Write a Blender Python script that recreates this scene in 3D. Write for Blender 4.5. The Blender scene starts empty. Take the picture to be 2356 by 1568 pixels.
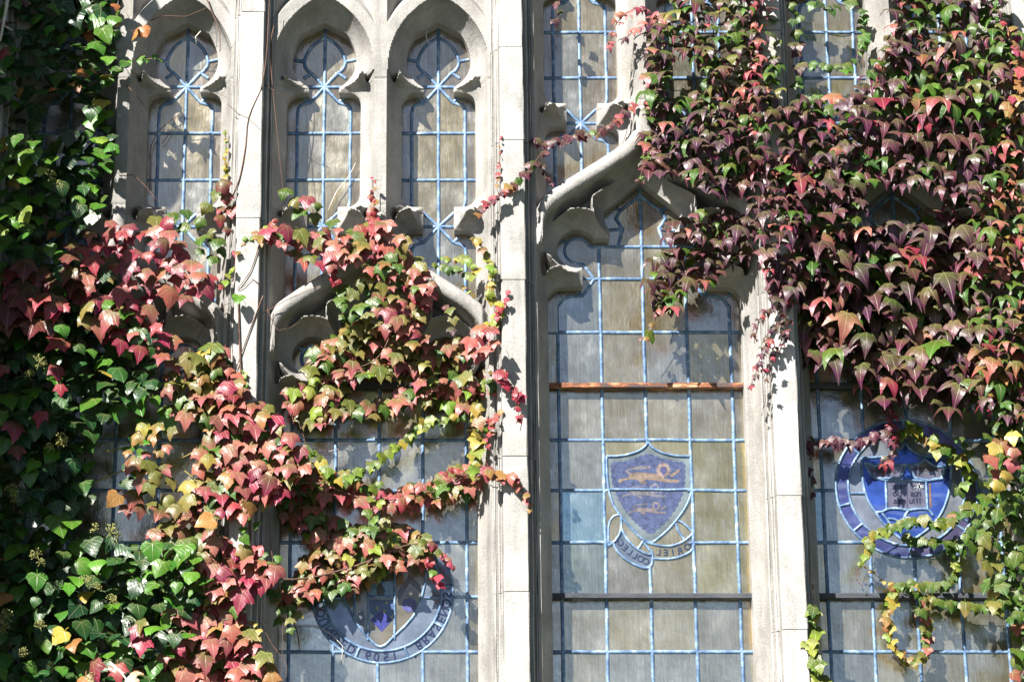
import bpy, bmesh, math, random
import numpy as np
from mathutils import Vector, Matrix, Euler, noise as mnoise
from mathutils.geometry import delaunay_2d_cdt

# ------------------------------------------------------------------ camera, sky, sun, exposure
scene = bpy.context.scene
COL = scene.collection
R = math.radians
FPX, PITCH, CAM, CXP = 5563.0, R(17), (-0.31, -8.79, -2.69), 988.0     # focal length and principal point in 2356-px units
cam_data = bpy.data.cameras.new('camera')
cam_data.sensor_width = 36.0
cam_data.lens = FPX / 2356 * 36
cam_data.shift_x = (1178 - CXP) / 2356
cam_data.clip_end = 2000
cam = bpy.data.objects.new('camera', cam_data)
COL.objects.link(cam)
cam.location = CAM
cam.rotation_euler = (R(90) + PITCH, 0, 0)
scene.camera = cam

SUN_EL, SUN_AZ = R(39), R(35)          # azimuth to the left of the wall's outward normal
world = bpy.data.worlds.new('World')
scene.world = world
world.use_nodes = True
wn = world.node_tree.nodes
sky = wn.new('ShaderNodeTexSky')
sky.sky_type = 'NISHITA'
sky.sun_disc = False
sky.sun_elevation = SUN_EL
sky.sun_rotation = R(180) + SUN_AZ
sky.air_density = 0.35
sky.dust_density = 0.35
wn['Background'].inputs['Strength'].default_value = 0.05
world.node_tree.links.new(sky.outputs[0], wn['Background'].inputs['Color'])
sd = bpy.data.lights.new('sun', 'SUN')
sd.energy = 5.0
sd.angle = R(0.5)
sd.color = (1.0, 0.96, 0.90)
sun = bpy.data.objects.new('sun', sd)
COL.objects.link(sun)
to_sun = Vector((-math.sin(SUN_AZ) * math.cos(SUN_EL), -math.cos(SUN_AZ) * math.cos(SUN_EL), math.sin(SUN_EL)))
sun.rotation_euler = to_sun.to_track_quat('Z', 'Y').to_euler()
sun.location = (-4, -6, 8)
scene.view_settings.view_transform = 'Standard'
scene.view_settings.look = 'None'
scene.view_settings.exposure = 1.7
scene.view_settings.gamma = 1.0
scene.cycles.max_bounces = 4
scene.cycles.diffuse_bounces = 1
scene.cycles.glossy_bounces = 2
scene.cycles.transmission_bounces = 3
scene.cycles.transparent_max_bounces = 4

rng = random.Random(7)

# ------------------------------------------------------------------ helpers
def P(px, py, Y):
    """a place on the photograph (2356 px wide) -> point (x, z) on the upright plane at depth Y"""
    a = (px - CXP) / FPX
    b = (784 - py) / FPX
    dy = math.cos(PITCH) - b * math.sin(PITCH)
    dz = math.sin(PITCH) + b * math.cos(PITCH)
    t = (Y - CAM[1]) / dy
    return CAM[0] + t * a, CAM[2] + t * dz

def V3(px, py, Y):
    x, z = P(px, py, Y)
    return Vector((x, Y, z))

def link(name, me, mat=None, parent=None, loc=(0, 0, 0), kind=None):
    o = bpy.data.objects.new(name, me)
    COL.objects.link(o)
    if me is not None and mat is not None and not me.materials:
        me.materials.append(mat)
    o.location = loc
    if parent is not None:
        o.parent = parent
    if kind:
        o['kind'] = kind
    return o

def mesh(name, verts, faces, smooth=False, sharp=None):
    me = bpy.data.meshes.new(name)
    me.from_pydata([tuple(v) for v in verts], [], faces)
    me.update()
    if smooth:
        me.polygons.foreach_set('use_smooth', [True] * len(me.polygons))
        if sharp:
            me.set_sharp_from_angle(angle=R(sharp))
    return me

def tag(o, label, cat, group=None):
    o['label'] = label
    o['category'] = cat
    o['kind'] = 'thing'
    if group:
        o['group'] = group
    return o

def thing(name, label, cat, loc=(0, 0, 0), group=None):
    o = link(name, None, loc=loc)
    o.empty_display_size = 0.1
    return tag(o, label, cat, group)

def fbm(x, y, z, sc):
    return mnoise.noise(Vector((x * sc, y * sc, z * sc)))

def tube(pts, r0, r1=None, n=5):
    """tapered tube through points -> verts, faces"""
    r1 = r0 if r1 is None else r1
    vs, fs = [], []
    m = len(pts)
    for i, p in enumerate(pts):
        t = (pts[min(i + 1, m - 1)] - pts[max(i - 1, 0)])
        t = t.normalized() if t.length > 1e-9 else Vector((0, 0, 1))
        a = t.cross(Vector((0, 1, 0.02)))
        a = a.normalized() if a.length > 1e-6 else Vector((1, 0, 0))
        b = t.cross(a)
        r = r0 + (r1 - r0) * i / max(1, m - 1)
        for k in range(n):
            an = 2 * math.pi * k / n
            vs.append(p + a * (math.cos(an) * r) + b * (math.sin(an) * r))
    for i in range(m - 1):
        for k in range(n):
            k2 = (k + 1) % n
            fs.append((i * n + k, i * n + k2, (i + 1) * n + k2, (i + 1) * n + k))
    fs.append(tuple(range(n - 1, -1, -1)))
    fs.append(tuple(range((m - 1) * n, m * n)))
    return vs, fs

def smooth_line(pts, step):
    """Catmull-Rom resampling of 2-D / 3-D points"""
    out = []
    n = len(pts)
    P_ = [Vector(p) for p in pts]
    for i in range(n - 1):
        p0, p1, p2, p3 = P_[max(i - 1, 0)], P_[i], P_[i + 1], P_[min(i + 2, n - 1)]
        k = max(1, int((p2 - p1).length / step))
        for j in range(k):
            t = j / k
            out.append(0.5 * ((2 * p1) + (p2 - p0) * t + (2 * p0 - 5 * p1 + 4 * p2 - p3) * t * t + (3 * p1 - p0 - 3 * p2 + p3) * t ** 3))
    out.append(P_[-1])
    return out

# ------------------------------------------------------------------ materials
class NT:
    def __init__(self, name):
        self.m = bpy.data.materials.new(name)
        self.m.use_nodes = True
        self.t = self.m.node_tree
        self.b = self.t.nodes['Principled BSDF']
        self.out = self.t.nodes['Material Output']
    def n(self, ty, **kw):
        nd = self.t.nodes.new(ty)
        for k, v in kw.items():
            setattr(nd, k, v)
        return nd
    def l(self, a, b):
        self.t.links.new(a, b)
    def val(self, sock, v):
        if hasattr(v, 'is_linked') or isinstance(v, bpy.types.NodeSocket):
            self.l(v, sock)
        else:
            sock.default_value = v
    def noise(self, vec, scale, detail=3, rough=0.55):
        nd = self.n('ShaderNodeTexNoise')
        nd.inputs['Scale'].default_value = scale
        nd.inputs['Detail'].default_value = detail
        nd.inputs['Roughness'].default_value = rough
        self.l(vec, nd.inputs['Vector'])
        return nd.outputs['Fac']
    def mapping(self, vec, scale):
        nd = self.n('ShaderNodeMapping')
        nd.inputs['Scale'].default_value = scale
        self.l(vec, nd.inputs['Vector'])
        return nd.outputs[0]
    def ramp(self, fac, stops):
        nd = self.n('ShaderNodeValToRGB')
        cr = nd.color_ramp
        while len(cr.elements) < len(stops):
            cr.elements.new(0.5)
        for e, (p, c) in zip(cr.elements, stops):
            e.position = p
            e.color = (c[0], c[1], c[2], 1) if not isinstance(c, (int, float)) else (c, c, c, 1)
        self.l(fac, nd.inputs[0])
        return nd.outputs[0]
    def mix(self, fac, a, b, mode='MIX'):
        nd = self.n('ShaderNodeMix', data_type='RGBA', blend_type=mode)
        self.val(nd.inputs[0], fac)
        for s, v in ((nd.inputs[6], a), (nd.inputs[7], b)):
            if isinstance(v, tuple):
                s.default_value = (v[0], v[1], v[2], 1)
            else:
                self.l(v, s)
        return nd.outputs[2]
    def math(self, op, a, b=0.0, clamp=False):
        nd = self.n('ShaderNodeMath', operation=op)
        nd.use_clamp = clamp
        self.val(nd.inputs[0], a)
        self.val(nd.inputs[1], b)
        return nd.outputs[0]
    def bump(self, h, strength, dist, nrm=None):
        nd = self.n('ShaderNodeBump')
        nd.inputs['Strength'].default_value = strength
        nd.inputs['Distance'].default_value = dist
        self.l(h, nd.inputs['Height'])
        if nrm is not None:
            self.l(nrm, nd.inputs['Normal'])
        return nd.outputs[0]

def stone_material(name, a, b, stain=0.5):
    t = NT(name)
    pos = t.n('ShaderNodeNewGeometry').outputs['Position']
    rnd = t.n('ShaderNodeObjectInfo').outputs['Random']
    c = t.ramp(t.noise(pos, 6, 3, 0.65), [(0.3, b), (0.68, a)])
    # rain streaks and soot with a shape of their own
    st = t.noise(t.mapping(pos, (14, 14, 2.2)), 1.0, 3, 0.7)
    c = t.mix(t.math('MULTIPLY', t.ramp(st, [(0.50, 0), (0.72, 1)]), stain), c, (0.16, 0.155, 0.15))
    bl = t.noise(pos, 2.3, 4, 0.7)
    c = t.mix(t.math('MULTIPLY', t.ramp(bl, [(0.54, 0), (0.7, 1)]), stain * 0.8), c, (0.23, 0.21, 0.17))
    # fine grain and dark pits
    g = t.noise(pos, 260, 2, 0.6)
    c = t.mix(0.5, c, t.ramp(g, [(0.32, 0.3), (0.62, 1.0)]), 'MULTIPLY')
    v = t.n('ShaderNodeTexVoronoi')
    v.inputs['Scale'].default_value = 55
    t.l(pos, v.inputs['Vector'])
    pit = t.ramp(v.outputs['Distance'], [(0.03, 1), (0.13, 0)])
    pit = t.math('MULTIPLY', pit, t.ramp(t.noise(pos, 9, 2), [(0.55, 0), (0.65, 1)]))
    c = t.mix(t.math('MULTIPLY', pit, 0.7), c, (0.1, 0.09, 0.08))
    hsv = t.n('ShaderNodeHueSaturation')
    t.l(t.math('ADD', t.math('MULTIPLY', rnd, 0.16), 0.92), hsv.inputs['Value'])
    t.l(c, hsv.inputs['Color'])
    t.l(hsv.outputs[0], t.b.inputs['Base Color'])
    t.b.inputs['Roughness'].default_value = 0.9
    t.b.inputs['Specular IOR Level'].default_value = 0.2
    # tooling marks
    w = t.n('ShaderNodeTexWave', wave_type='BANDS', bands_direction='DIAGONAL')
    w.inputs['Scale'].default_value = 46
    w.inputs['Distortion'].default_value = 7
    w.inputs['Detail'].default_value = 2
    t.l(pos, w.inputs['Vector'])
    tool = t.math('MULTIPLY', w.outputs['Fac'], t.ramp(t.noise(pos, 4.5, 2), [(0.45, 0), (0.6, 1)]))
    hh = t.math('ADD', t.math('MULTIPLY', g, 0.35), t.math('MULTIPLY', t.noise(pos, 60, 2), 0.9))
    hh = t.math('SUBTRACT', t.math('ADD', hh, t.math('MULTIPLY', tool, 0.45)), t.math('MULTIPLY', pit, 0.6))
    t.l(t.bump(hh, 0.5, 0.004), t.b.inputs['Normal'])
    return t.m

M = {}
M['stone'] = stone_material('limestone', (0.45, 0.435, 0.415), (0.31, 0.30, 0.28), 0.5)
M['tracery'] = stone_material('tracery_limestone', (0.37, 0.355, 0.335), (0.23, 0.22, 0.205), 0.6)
M['mortar'] = stone_material('mortar', (0.25, 0.24, 0.22), (0.16, 0.15, 0.14), 0.3)
M['backing'] = stone_material('light_block_dark', (0.05, 0.05, 0.05), (0.03, 0.03, 0.03), 0.2)  # near-black for the added light-blocking sheet

def glass_material():
    t = NT('weathered_glass')
    pos = t.n('ShaderNodeNewGeometry').outputs['Position']
    oi = t.n('ShaderNodeObjectInfo')
    off = t.n('ShaderNodeVectorMath', operation='ADD')
    comb = t.n('ShaderNodeCombineXYZ')
    t.l(t.math('MULTIPLY', oi.outputs['Random'], 37.0), comb.inputs[0])
    t.l(t.math('MULTIPLY', oi.outputs['Random'], 91.0), comb.inputs[2])
    t.l(pos, off.inputs[0]); t.l(comb.outputs[0], off.inputs[1])
    vec = off.outputs[0]
    base = oi.outputs['Color']
    streak = t.noise(t.mapping(vec, (130, 1, 7)), 1.0, 4, 0.65)
    c = t.mix(0.5, base, t.ramp(streak, [(0.28, 0.5), (0.72, 1.15)]), 'MULTIPLY')
    lightst = t.noise(t.mapping(vec, (210, 1, 16)), 1.0, 2, 0.5)
    c = t.mix(t.math('MULTIPLY', t.ramp(lightst, [(0.60, 0), (0.70, 1)]), 0.45), c, (0.80, 0.80, 0.70))
    wv = t.noise(t.mapping(vec, (11, 11, 9)), 1.0, 4, 0.6)
    c = t.mix(t.math('MULTIPLY', t.ramp(wv, [(0.44, 0), (0.60, 1)]), 0.25), c, (0.50, 0.56, 0.58))
    big = t.noise(vec, 5, 3)
    c = t.mix(0.45, c, t.ramp(big, [(0.3, 0.55), (0.7, 1.1)]), 'MULTIPLY')
    t.l(c, t.b.inputs['Base Color'])
    t.l(t.ramp(wv, [(0.3, 0.12), (0.7, 0.30)]), t.b.inputs['Roughness'])
    t.b.inputs['Specular IOR Level'].default_value = 0.6
    t.b.inputs['Metallic'].default_value = 0.90
    w = t.noise(t.mapping(vec, (24, 24, 15)), 1.0, 3, 0.55)
    t.l(t.bump(t.math('ADD', w, t.math('MULTIPLY', streak, 0.2)), 0.4, 0.005), t.b.inputs['Normal'])
    return t.m
M['glass'] = glass_material()

def stained_material():
    t = NT('stained_glass')
    pos = t.n('ShaderNodeNewGeometry').outputs['Position']
    oi = t.n('ShaderNodeObjectInfo')
    n = t.noise(pos, 13, 4, 0.6)
    c = t.mix(0.75, oi.outputs['Color'], t.ramp(n, [(0.3, 0.35), (0.72, 1.15)]), 'MULTIPLY')
    c = t.mix(t.math('MULTIPLY', t.ramp(t.noise(t.mapping(pos, (8, 8, 26)), 1.0, 4), [(0.52, 0), (0.75, 1)]), 0.4), c, (0.28, 0.33, 0.42))
    t.l(c, t.b.inputs['Base Color'])
    t.b.inputs['Metallic'].default_value = 0.5
    t.b.inputs['Roughness'].default_value = 0.16
    t.b.inputs['Specular IOR Level'].default_value = 0.8
    t.l(t.bump(t.noise(pos, 20, 3), 0.25, 0.004), t.b.inputs['Normal'])
    return t.m
M['stained'] = stained_material()

def paint_material():
    t = NT('glass_paint')
    pos = t.n('ShaderNodeNewGeometry').outputs['Position']
    oi = t.n('ShaderNodeObjectInfo')
    c = t.mix(0.85, oi.outputs['Color'], t.ramp(t.noise(pos, 60, 4, 0.7), [(0.33, 0.4), (0.66, 1.2)]), 'MULTIPLY')
    t.l(c, t.b.inputs['Base Color'])
    t.b.inputs['Roughness'].default_value = 0.3
    return t.m
M['paint'] = paint_material()

def lead_material():
    t = NT('lead')
    pos = t.n('ShaderNodeNewGeometry').outputs['Position']
    n = t.noise(pos, 24, 5, 0.7)
    c = t.ramp(n, [(0.30, (0.03, 0.065, 0.13)), (0.46, (0.08, 0.145, 0.25)), (0.60, (0.18, 0.27, 0.40)), (0.72, (0.55, 0.60, 0.66))])  # blue of the reflected sky put into the lead colour, pale oxide patches
    t.l(c, t.b.inputs['Base Color'])
    t.b.inputs['Metallic'].default_value = 0.25
    t.b.inputs['Roughness'].default_value = 0.5
    t.l(t.bump(t.noise(pos, 140, 3), 0.35, 0.002), t.b.inputs['Normal'])
    return t.m
M['lead'] = lead_material()

def iron_material(name, rust):
    t = NT(name)
    pos = t.n('ShaderNodeNewGeometry').outputs['Position']
    n = t.noise(t.mapping(pos, (9, 30, 30)), 1.0, 6, 0.75)
    if rust:
        st = [(0.40, (0.035, 0.035, 0.04)), (0.48, (0.10, 0.035, 0.018)), (0.56, (0.26, 0.09, 0.03)), (0.64, (0.45, 0.32, 0.19))]
    else:
        st = [(0.35, (0.018, 0.022, 0.03)), (0.62, (0.05, 0.055, 0.065)), (0.8, (0.2, 0.09, 0.05))]
    t.l(t.ramp(n, st), t.b.inputs['Base Color'])
    t.b.inputs['Roughness'].default_value = 0.75
    t.l(t.bump(t.noise(pos, 150, 4), 0.5, 0.002), t.b.inputs['Normal'])
    return t.m
M['rust'] = iron_material('rusty_iron', True)
M['iron'] = iron_material('black_iron', False)

def leaf_material(name, from_attr, kind):
    """autumn leaf: tip colour from the object, greener towards the stalk, pale veins, waxy surface, light shines through"""
    t = NT(name)
    if from_attr:
        at = t.n('ShaderNodeAttribute', attribute_name='leaf_colour')
        tip, green = at.outputs['Color'], at.outputs['Alpha']
        rnd = t.noise(t.n('ShaderNodeNewGeometry').outputs['Position'], 7, 1)
    else:
        oi = t.n('ShaderNodeObjectInfo')
        tip, green, rnd = oi.outputs['Color'], oi.outputs['Alpha'], oi.outputs['Random']
    uv = t.n('ShaderNodeUVMap', uv_map='leaf').outputs[0]
    sx = t.n('ShaderNodeSeparateXYZ')
    t.l(uv, sx.inputs[0])
    x, y = t.math('ABSOLUTE', sx.outputs[0]), sx.outputs[1]
    pos = t.n('ShaderNodeNewGeometry').outputs['Position']
    nz = t.noise(pos, 28, 3)
    rr = t.math('SQRT', t.math('ADD', t.math('MULTIPLY', x, x), t.math('MULTIPLY', y, y)))
    fall = t.math('SUBTRACT', 1.25, t.math('ADD', t.math('MULTIPLY', rr, 1.35), t.math('MULTIPLY', t.math('SUBTRACT', nz, 0.5), 0.9)), True)
    g = t.math('MULTIPLY', fall, green, True)
    gcol = t.mix(rnd, (0.033, 0.07, 0.008), (0.085, 0.10, 0.014))
    c = t.mix(g, tip, gcol)
    c = t.mix(0.4, c, t.ramp(t.noise(pos, 60, 3), [(0.25, 0.6), (0.75, 1.1)]), 'MULTIPLY')
    # veins fanning from the stalk
    vein = None
    for a in (0.0, 48.0, 95.0):
        s, co = math.sin(R(a)), math.cos(R(a))
        d = t.math('ABSOLUTE', t.math('SUBTRACT', t.math('MULTIPLY', x, co), t.math('MULTIPLY', y, s)))
        f = t.math('GREATER_THAN', t.math('ADD', t.math('MULTIPLY', x, s), t.math('MULTIPLY', y, co)), 0.0)
        w = t.math('MULTIPLY', t.math('SUBTRACT', 1.0, t.math('MULTIPLY', d, 55.0), True), f)
        vein = w if vein is None else t.math('MAXIMUM', vein, w)
    c = t.mix(t.math('MULTIPLY', vein, 0.35), c, (0.42, 0.36, 0.2))
    # side veins as relief
    ang = t.n('ShaderNodeTexWave', wave_type='BANDS', bands_direction='DIAGONAL')
    ang.inputs['Scale'].default_value = 2.6
    ang.inputs['Distortion'].default_value = 1.5
    t.l(uv, ang.inputs['Vector'])
    hh = t.math('SUBTRACT', t.math('ADD', t.math('MULTIPLY', ang.outputs['Fac'], 0.12), t.math('MULTIPLY', nz, 0.8)), t.math('MULTIPLY', vein, 0.3))
    t.l(c, t.b.inputs['Base Color'])
    t.l(t.bump(hh, 0.4, 0.006), t.b.inputs['Normal'])
    t.b.inputs['Roughness'].default_value = 0.36 if kind == 'ivy' else 0.42
    t.b.inputs['Specular IOR Level'].default_value = 0.36
    tr = t.n('ShaderNodeBsdfTranslucent')
    tc = t.mix(0.5, c, (1.0, 0.85, 0.35), 'MULTIPLY')
    hs = t.n('ShaderNodeHueSaturation')
    hs.inputs['Saturation'].default_value = 1.15
    hs.inputs['Value'].default_value = 1.5
    t.l(c, hs.inputs['Color'])
    t.l(hs.outputs[0], tr.inputs['Color'])
    ms = t.n('ShaderNodeMixShader')
    ms.inputs[0].default_value = 0.16
    t.l(t.b.outputs[0], ms.inputs[1])
    t.l(tr.outputs[0], ms.inputs[2])
    t.l(ms.outputs[0], t.out.inputs['Surface'])
    return t.m
M['leaf'] = leaf_material('creeper_leaf', False, 'creeper')
M['leaf_mass'] = leaf_material('creeper_leaf_mass', True, 'creeper')
M['ivy_leaf'] = leaf_material('ivy_leaf', False, 'ivy')

def simple(name, c0, c1, scale, rough=0.8):
    t = NT(name)
    pos = t.n('ShaderNodeNewGeometry').outputs['Position']
    t.l(t.ramp(t.noise(pos, scale, 4, 0.65), [(0.3, c0), (0.7, c1)]), t.b.inputs['Base Color'])
    t.b.inputs['Roughness'].default_value = rough
    t.l(t.bump(t.noise(pos, scale * 3, 3), 0.4, 0.003), t.b.inputs['Normal'])
    return t.m
M['bark'] = simple('vine_bark', (0.05, 0.025, 0.018), (0.16, 0.08, 0.05), 40)
M['pale_bark'] = simple('pale_dead_stem', (0.35, 0.31, 0.26), (0.6, 0.56, 0.5), 40)
M['green_stem'] = simple('green_stem', (0.16, 0.12, 0.03), (0.3, 0.24, 0.06), 40)
M['bud'] = simple('ivy_flower', (0.14, 0.15, 0.04), (0.30, 0.29, 0.09), 60)
M['lawn'] = simple('lawn', (0.02, 0.035, 0.01), (0.045, 0.07, 0.018), 3)

# ------------------------------------------------------------------ the window wall: layout
BAYS = [(-1.510, 0.0), (-0.502, 0.0), (0.522, 0.437), (1.520, 0.437)]      # centre x, lift of the arch
MULL = [-2.014, -1.004, 0.010, 1.022, 2.030]
ZBOT, ZTOP = -2.3, 2.25
YG = 0.175                                                                  # glass front
def b3(px, py, Y=0.14):
    x, z = P(px, py, Y)
    return x - BAYS[2][0], z - BAYS[2][1]
def b2(px, py, Y=0.14):
    x, z = P(px, py, Y)
    return x - BAYS[1][0], z - BAYS[1][1]
def zb2(py, Y=0.14):
    return b2(1000, py, Y)[1]
def zb3(py, Y=0.14):
    return b3(1485, py, Y)[1]
UC = 0.228                                  # light axis from the bay axis
HW, PW = 0.147, 0.060                       # half-width of a light, of the passage between two cusps

def hood_line():
    pts = [(0, 262), (-4, 296), (-14, 321), (-37, 347), (-82, 377), (-132, 408), (-186, 442), (-223, 471), (-243, 505), (-250, 552)]
    out = []
    for dx, py in pts:
        u, z = b3(1480 + dx, py, 0.0)
        out.append((min(u + 0.0, 0.0) if dx == 0 else u, z))
    u0 = out[0][0]
    return [(u - u0, z) for u, z in out]
HOOD = [tuple(p) for p in smooth_line([Vector(p) for p in hood_line()], 0.012)]
HOOD_TOP = HOOD[0][1]
HA = np.array(HOOD)

def d_polyline(U, Z, pts):
    best = np.full(U.shape, 9.0)
    for (x0, z0), (x1, z1) in zip(pts[:-1], pts[1:]):
        dx, dz = x1 - x0, z1 - z0
        L = dx * dx + dz * dz + 1e-12
        t = np.clip(((U - x0) * dx + (Z - z0) * dz) / L, 0, 1)
        best = np.minimum(best, np.hypot(U - x0 - t * dx, Z - z0 - t * dz))
    return best

def rbox(X, Z, cx, cz, hx, hz, r):
    qx = np.abs(X - cx) - hx + r
    qz = np.abs(Z - cz) - hz + r
    return np.hypot(np.maximum(qx, 0), np.maximum(qz, 0)) + np.minimum(np.maximum(qx, qz), 0) - r

def vesica(X, Z, zc, hw, h):
    """pointed arch above zc, round below it"""
    c = (h * h - hw * hw) / (2 * hw)
    up = np.hypot(np.abs(X) + c, Z - zc) - (c + hw)
    low = np.hypot(X, Z - zc) - hw
    return np.where(Z > zc, up, low)

def below_hood(U, Z):
    """signed distance: negative under the hood line"""
    d = d_polyline(-np.abs(U), Z, HOOD)
    zi = np.interp(-np.abs(U), HA[::-1, 0], HA[::-1, 1])
    return np.where(Z < zi, -d, d)

Z_HEAD, Z_APEX = zb2(147), zb2(66, 0.17)
Z_B1T, Z_B1B = zb2(219), zb2(481)
Z_CH = zb2(533)
Z_ARCH0, Z_ARCHT = zb2(150, 0.0), zb2(-12, 0.0)

def opening(U, Z):
    """signed distance to the glazed openings of one bay (negative inside)"""
    W = np.abs(U) - UC
    bh = below_hood(U, Z)
    head = np.maximum(vesica(W, Z, Z_HEAD, 0.128, (Z_APEX - Z_HEAD) * 1.14), (np.abs(W) * 0.52 + Z - Z_APEX) / 1.127)
    zc = (Z_B1T + Z_B1B) / 2
    body = rbox(W, Z, 0, zc, HW, (Z_B1T - Z_B1B) / 2, 0.05)
    pas = rbox(W, Z, 0, (Z_HEAD + Z_CH) / 2 - 0.02, PW, (Z_HEAD - Z_CH) / 2 + 0.03, 0.002)
    ch = np.maximum(rbox(W, Z, 0, Z_CH - 0.5, HW, 0.5, 0.05), 0.045 - bh)
    up = np.minimum(np.minimum(head, body), np.minimum(pas, ch))
    # the large light under the hood
    A = np.abs(U)
    zh, za = zb3(492), zb3(429, 0.17)
    hd = np.hypot(A, Z - zh) - 0.150
    nx, nz = (za - zh), 0.150
    nn = math.hypot(nx, nz)
    hd = np.maximum(hd, (A * nx + (Z - za) * nz) / nn)
    s1 = rbox(A, Z, 0, (zh + zb3(575)) / 2, 0.128, (zh - zb3(575)) / 2, 0.004)
    lx, lz = b3(1327, 577)
    lobe = np.hypot(A + lx, Z - lz) - 0.079
    s2 = rbox(A, Z, 0, (zb3(553) + zb3(700)) / 2, 0.238, (zb3(553) - zb3(700)) / 2, 0.006)
    bz = zb3(664)
    bd = rbox(A, Z, 0, bz - 2.0, 0.374, 2.0, 0.058)
    low = np.minimum(np.minimum(hd, s1), np.minimum(np.minimum(lobe, s2), bd))
    low = np.maximum(low, bh + 0.03)
    return np.minimum(up, low)

def front(U, Z):
    """signed distance to the front-most mouldings (negative on them)"""
    A = np.abs(U)
    W = A - UC
    side = 0.418 - A
    mul = np.where(Z > HOOD_TOP - 0.03, A - 0.025, 9.0)
    hood = d_polyline(-A, Z, HOOD) - (0.0215 + 0.009 * np.clip(1 - A / 0.3, 0, 1))
    arch = vesica(W, Z, Z_ARCH0, 0.197, Z_ARCHT - Z_ARCH0)
    arch = np.where(Z > Z_ARCH0 - 0.02, -arch, 9.0)
    band = np.where(arch < -0.05, (-arch - 0.05), arch)        # spandrel above the arch heads sinks back again
    sunk = np.where((arch < -0.05) & (Z < Z_ARCHT + 0.12), -arch - 0.05, np.minimum(arch, 9))
    return np.minimum(np.minimum(side, mul), np.minimum(hood, sunk)), arch

def relief(U, Z):
    d = opening(U, Z)
    dF, arch = front(U, Z)
    dFp = np.maximum(dF, 0)
    W = np.maximum(d, 0) + dFp
    rel = np.clip(np.maximum(d, 0) / np.maximum(W, 1e-5), 0, 1)
    cav = 1 - np.sqrt(np.maximum(0, 1 - rel ** 2))
    Yrel = 0.115 * (1 - (0.45 * rel + 0.55 * cav))
    t = np.clip(d / 0.047, 0, 1)
    Yc = 0.115 - 0.113 * (0.3 * t + 0.7 * (1 - np.sqrt(np.maximum(0, 1 - t ** 2))))
    pit = np.clip((d - 0.054) / 0.005, 0, 1)
    Yc = Yc + pit * 0.128
    Yc = np.minimum(Yc, 4.5 * dFp)
    k = np.clip((W - 0.080) / 0.022, 0, 1)
    k = k * k * (3 - 2 * k)
    Y = Yrel * (1 - k) + Yc * k
    sp = (arch < -0.05) & (dF > 0)
    Y = np.where(sp, np.minimum(0.09, 2.2 * dFp), Y)
    Y = np.where(dF <= 0, 0.0, Y)
    # the hood stands out as a rounded roll
    hd = d_polyline(-np.abs(U), Z, HOOD)
    r = 0.031
    roll = -0.030 * np.sqrt(np.maximum(0, 1 - (hd / r) ** 2))
    sd = np.clip((0.415 - np.abs(U)) / 0.02, 0, 1)
    Y = np.where(hd < r, np.minimum(Y, roll * sd + (1 - sd) * Y), Y)
    return d, Y

Z_LOW = zb3(700) - 0.06
Z_HI = Z_ARCHT + 0.30
JOINTS = [zb2(498), zb2(212)]                # bed joints between the carved blocks

def build_tracery_meshes():
    h = 0.004
    us = np.arange(-0.432, 0.4321, h)
    zs = np.arange(Z_LOW, Z_HI, h)
    U, Z = np.meshgrid(us, zs)
    nx = np.array([[fbm(u, 3.1, z, 9.0) for u in us] for z in zs[::4]])
    nx = np.repeat(nx, 4, axis=0)[:len(zs)]
    Uw, Zw = U + nx * 0.0016, Z + np.roll(nx, 37, axis=1) * 0.0016
    d, Y = relief(Uw, Zw)
    Y = Y + nx * 0.0018
    for zj in JOINTS:
        Y = Y + 0.004 * np.exp(-((Z - zj - 0.004 * nx) / 0.0035) ** 2)
    H, Wd = U.shape
    zone = np.digitize(zs[:-1] + h / 2, JOINTS)
    out = []
    for part in range(len(JOINTS) + 1):
        rows = np.where(zone == part)[0]
        vid, verts, faces, segs = {}, [], [], []
        def vert(key, co):
            if key not in vid:
                vid[key] = len(verts)
                verts.append(co)
            return vid[key]
        def gv(j, i):
            return vert((j, i), (U[j, i], Y[j, i], Z[j, i]))
        def ev(j0, i0, j1, i1):
            key = (j0, i0, j1, i1) if (j0, i0) < (j1, i1) else (j1, i1, j0, i0)
            if key in vid:
                return vid[key]
            a, b = d[j0, i0], d[j1, i1]
            t = a / (a - b)
            return vert(key, (U[j0, i0] + (U[j1, i1] - U[j0, i0]) * t, 0.115, Z[j0, i0] + (Z[j1, i1] - Z[j0, i0]) * t))
        for j in rows:
            for i in range(Wd - 1):
                cs = ((j, i), (j, i + 1), (j + 1, i + 1), (j + 1, i))
                dv = [d[c] for c in cs]
                if max(dv) <= 0:
                    continue
                if min(dv) > 0:
                    faces.append([gv(*c) for c in cs])
                    continue
                poly, cut = [], []
                for k in range(4):
                    a, b = cs[k], cs[(k + 1) % 4]
                    if d[a] > 0:
                        poly.append(gv(*a))
                    if (d[a] > 0) != (d[b] > 0):
                        e = ev(*a, *b)
                        poly.append(e)
                        cut.append((e, d[a] > 0))
                poly2 = []
                for p in poly:
                    if p not in poly2:
                        poly2.append(p)
                if len(poly2) >= 3:
                    faces.append(poly2)
                if len(cut) == 2 and cut[0][0] != cut[1][0]:
                    a, b = (cut[0][0], cut[1][0]) if cut[0][1] else (cut[1][0], cut[0][0])
                    segs.append((a, b))
        bk = {}
        def back(i):
            if i not in bk:
                bk[i] = len(verts)
                v = verts[i]
                verts.append((v[0], 0.20, v[2]))
            return bk[i]
        for a, b in segs:
            faces.append([b, a, back(a), back(b)])
        me = mesh('tracery', verts, faces, True, 38)
        out.append(me)
    return out

TR = build_tracery_meshes()
TRN = ['arch_moulding', 'slender_mullion', 'cusped_light_heads']

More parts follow.
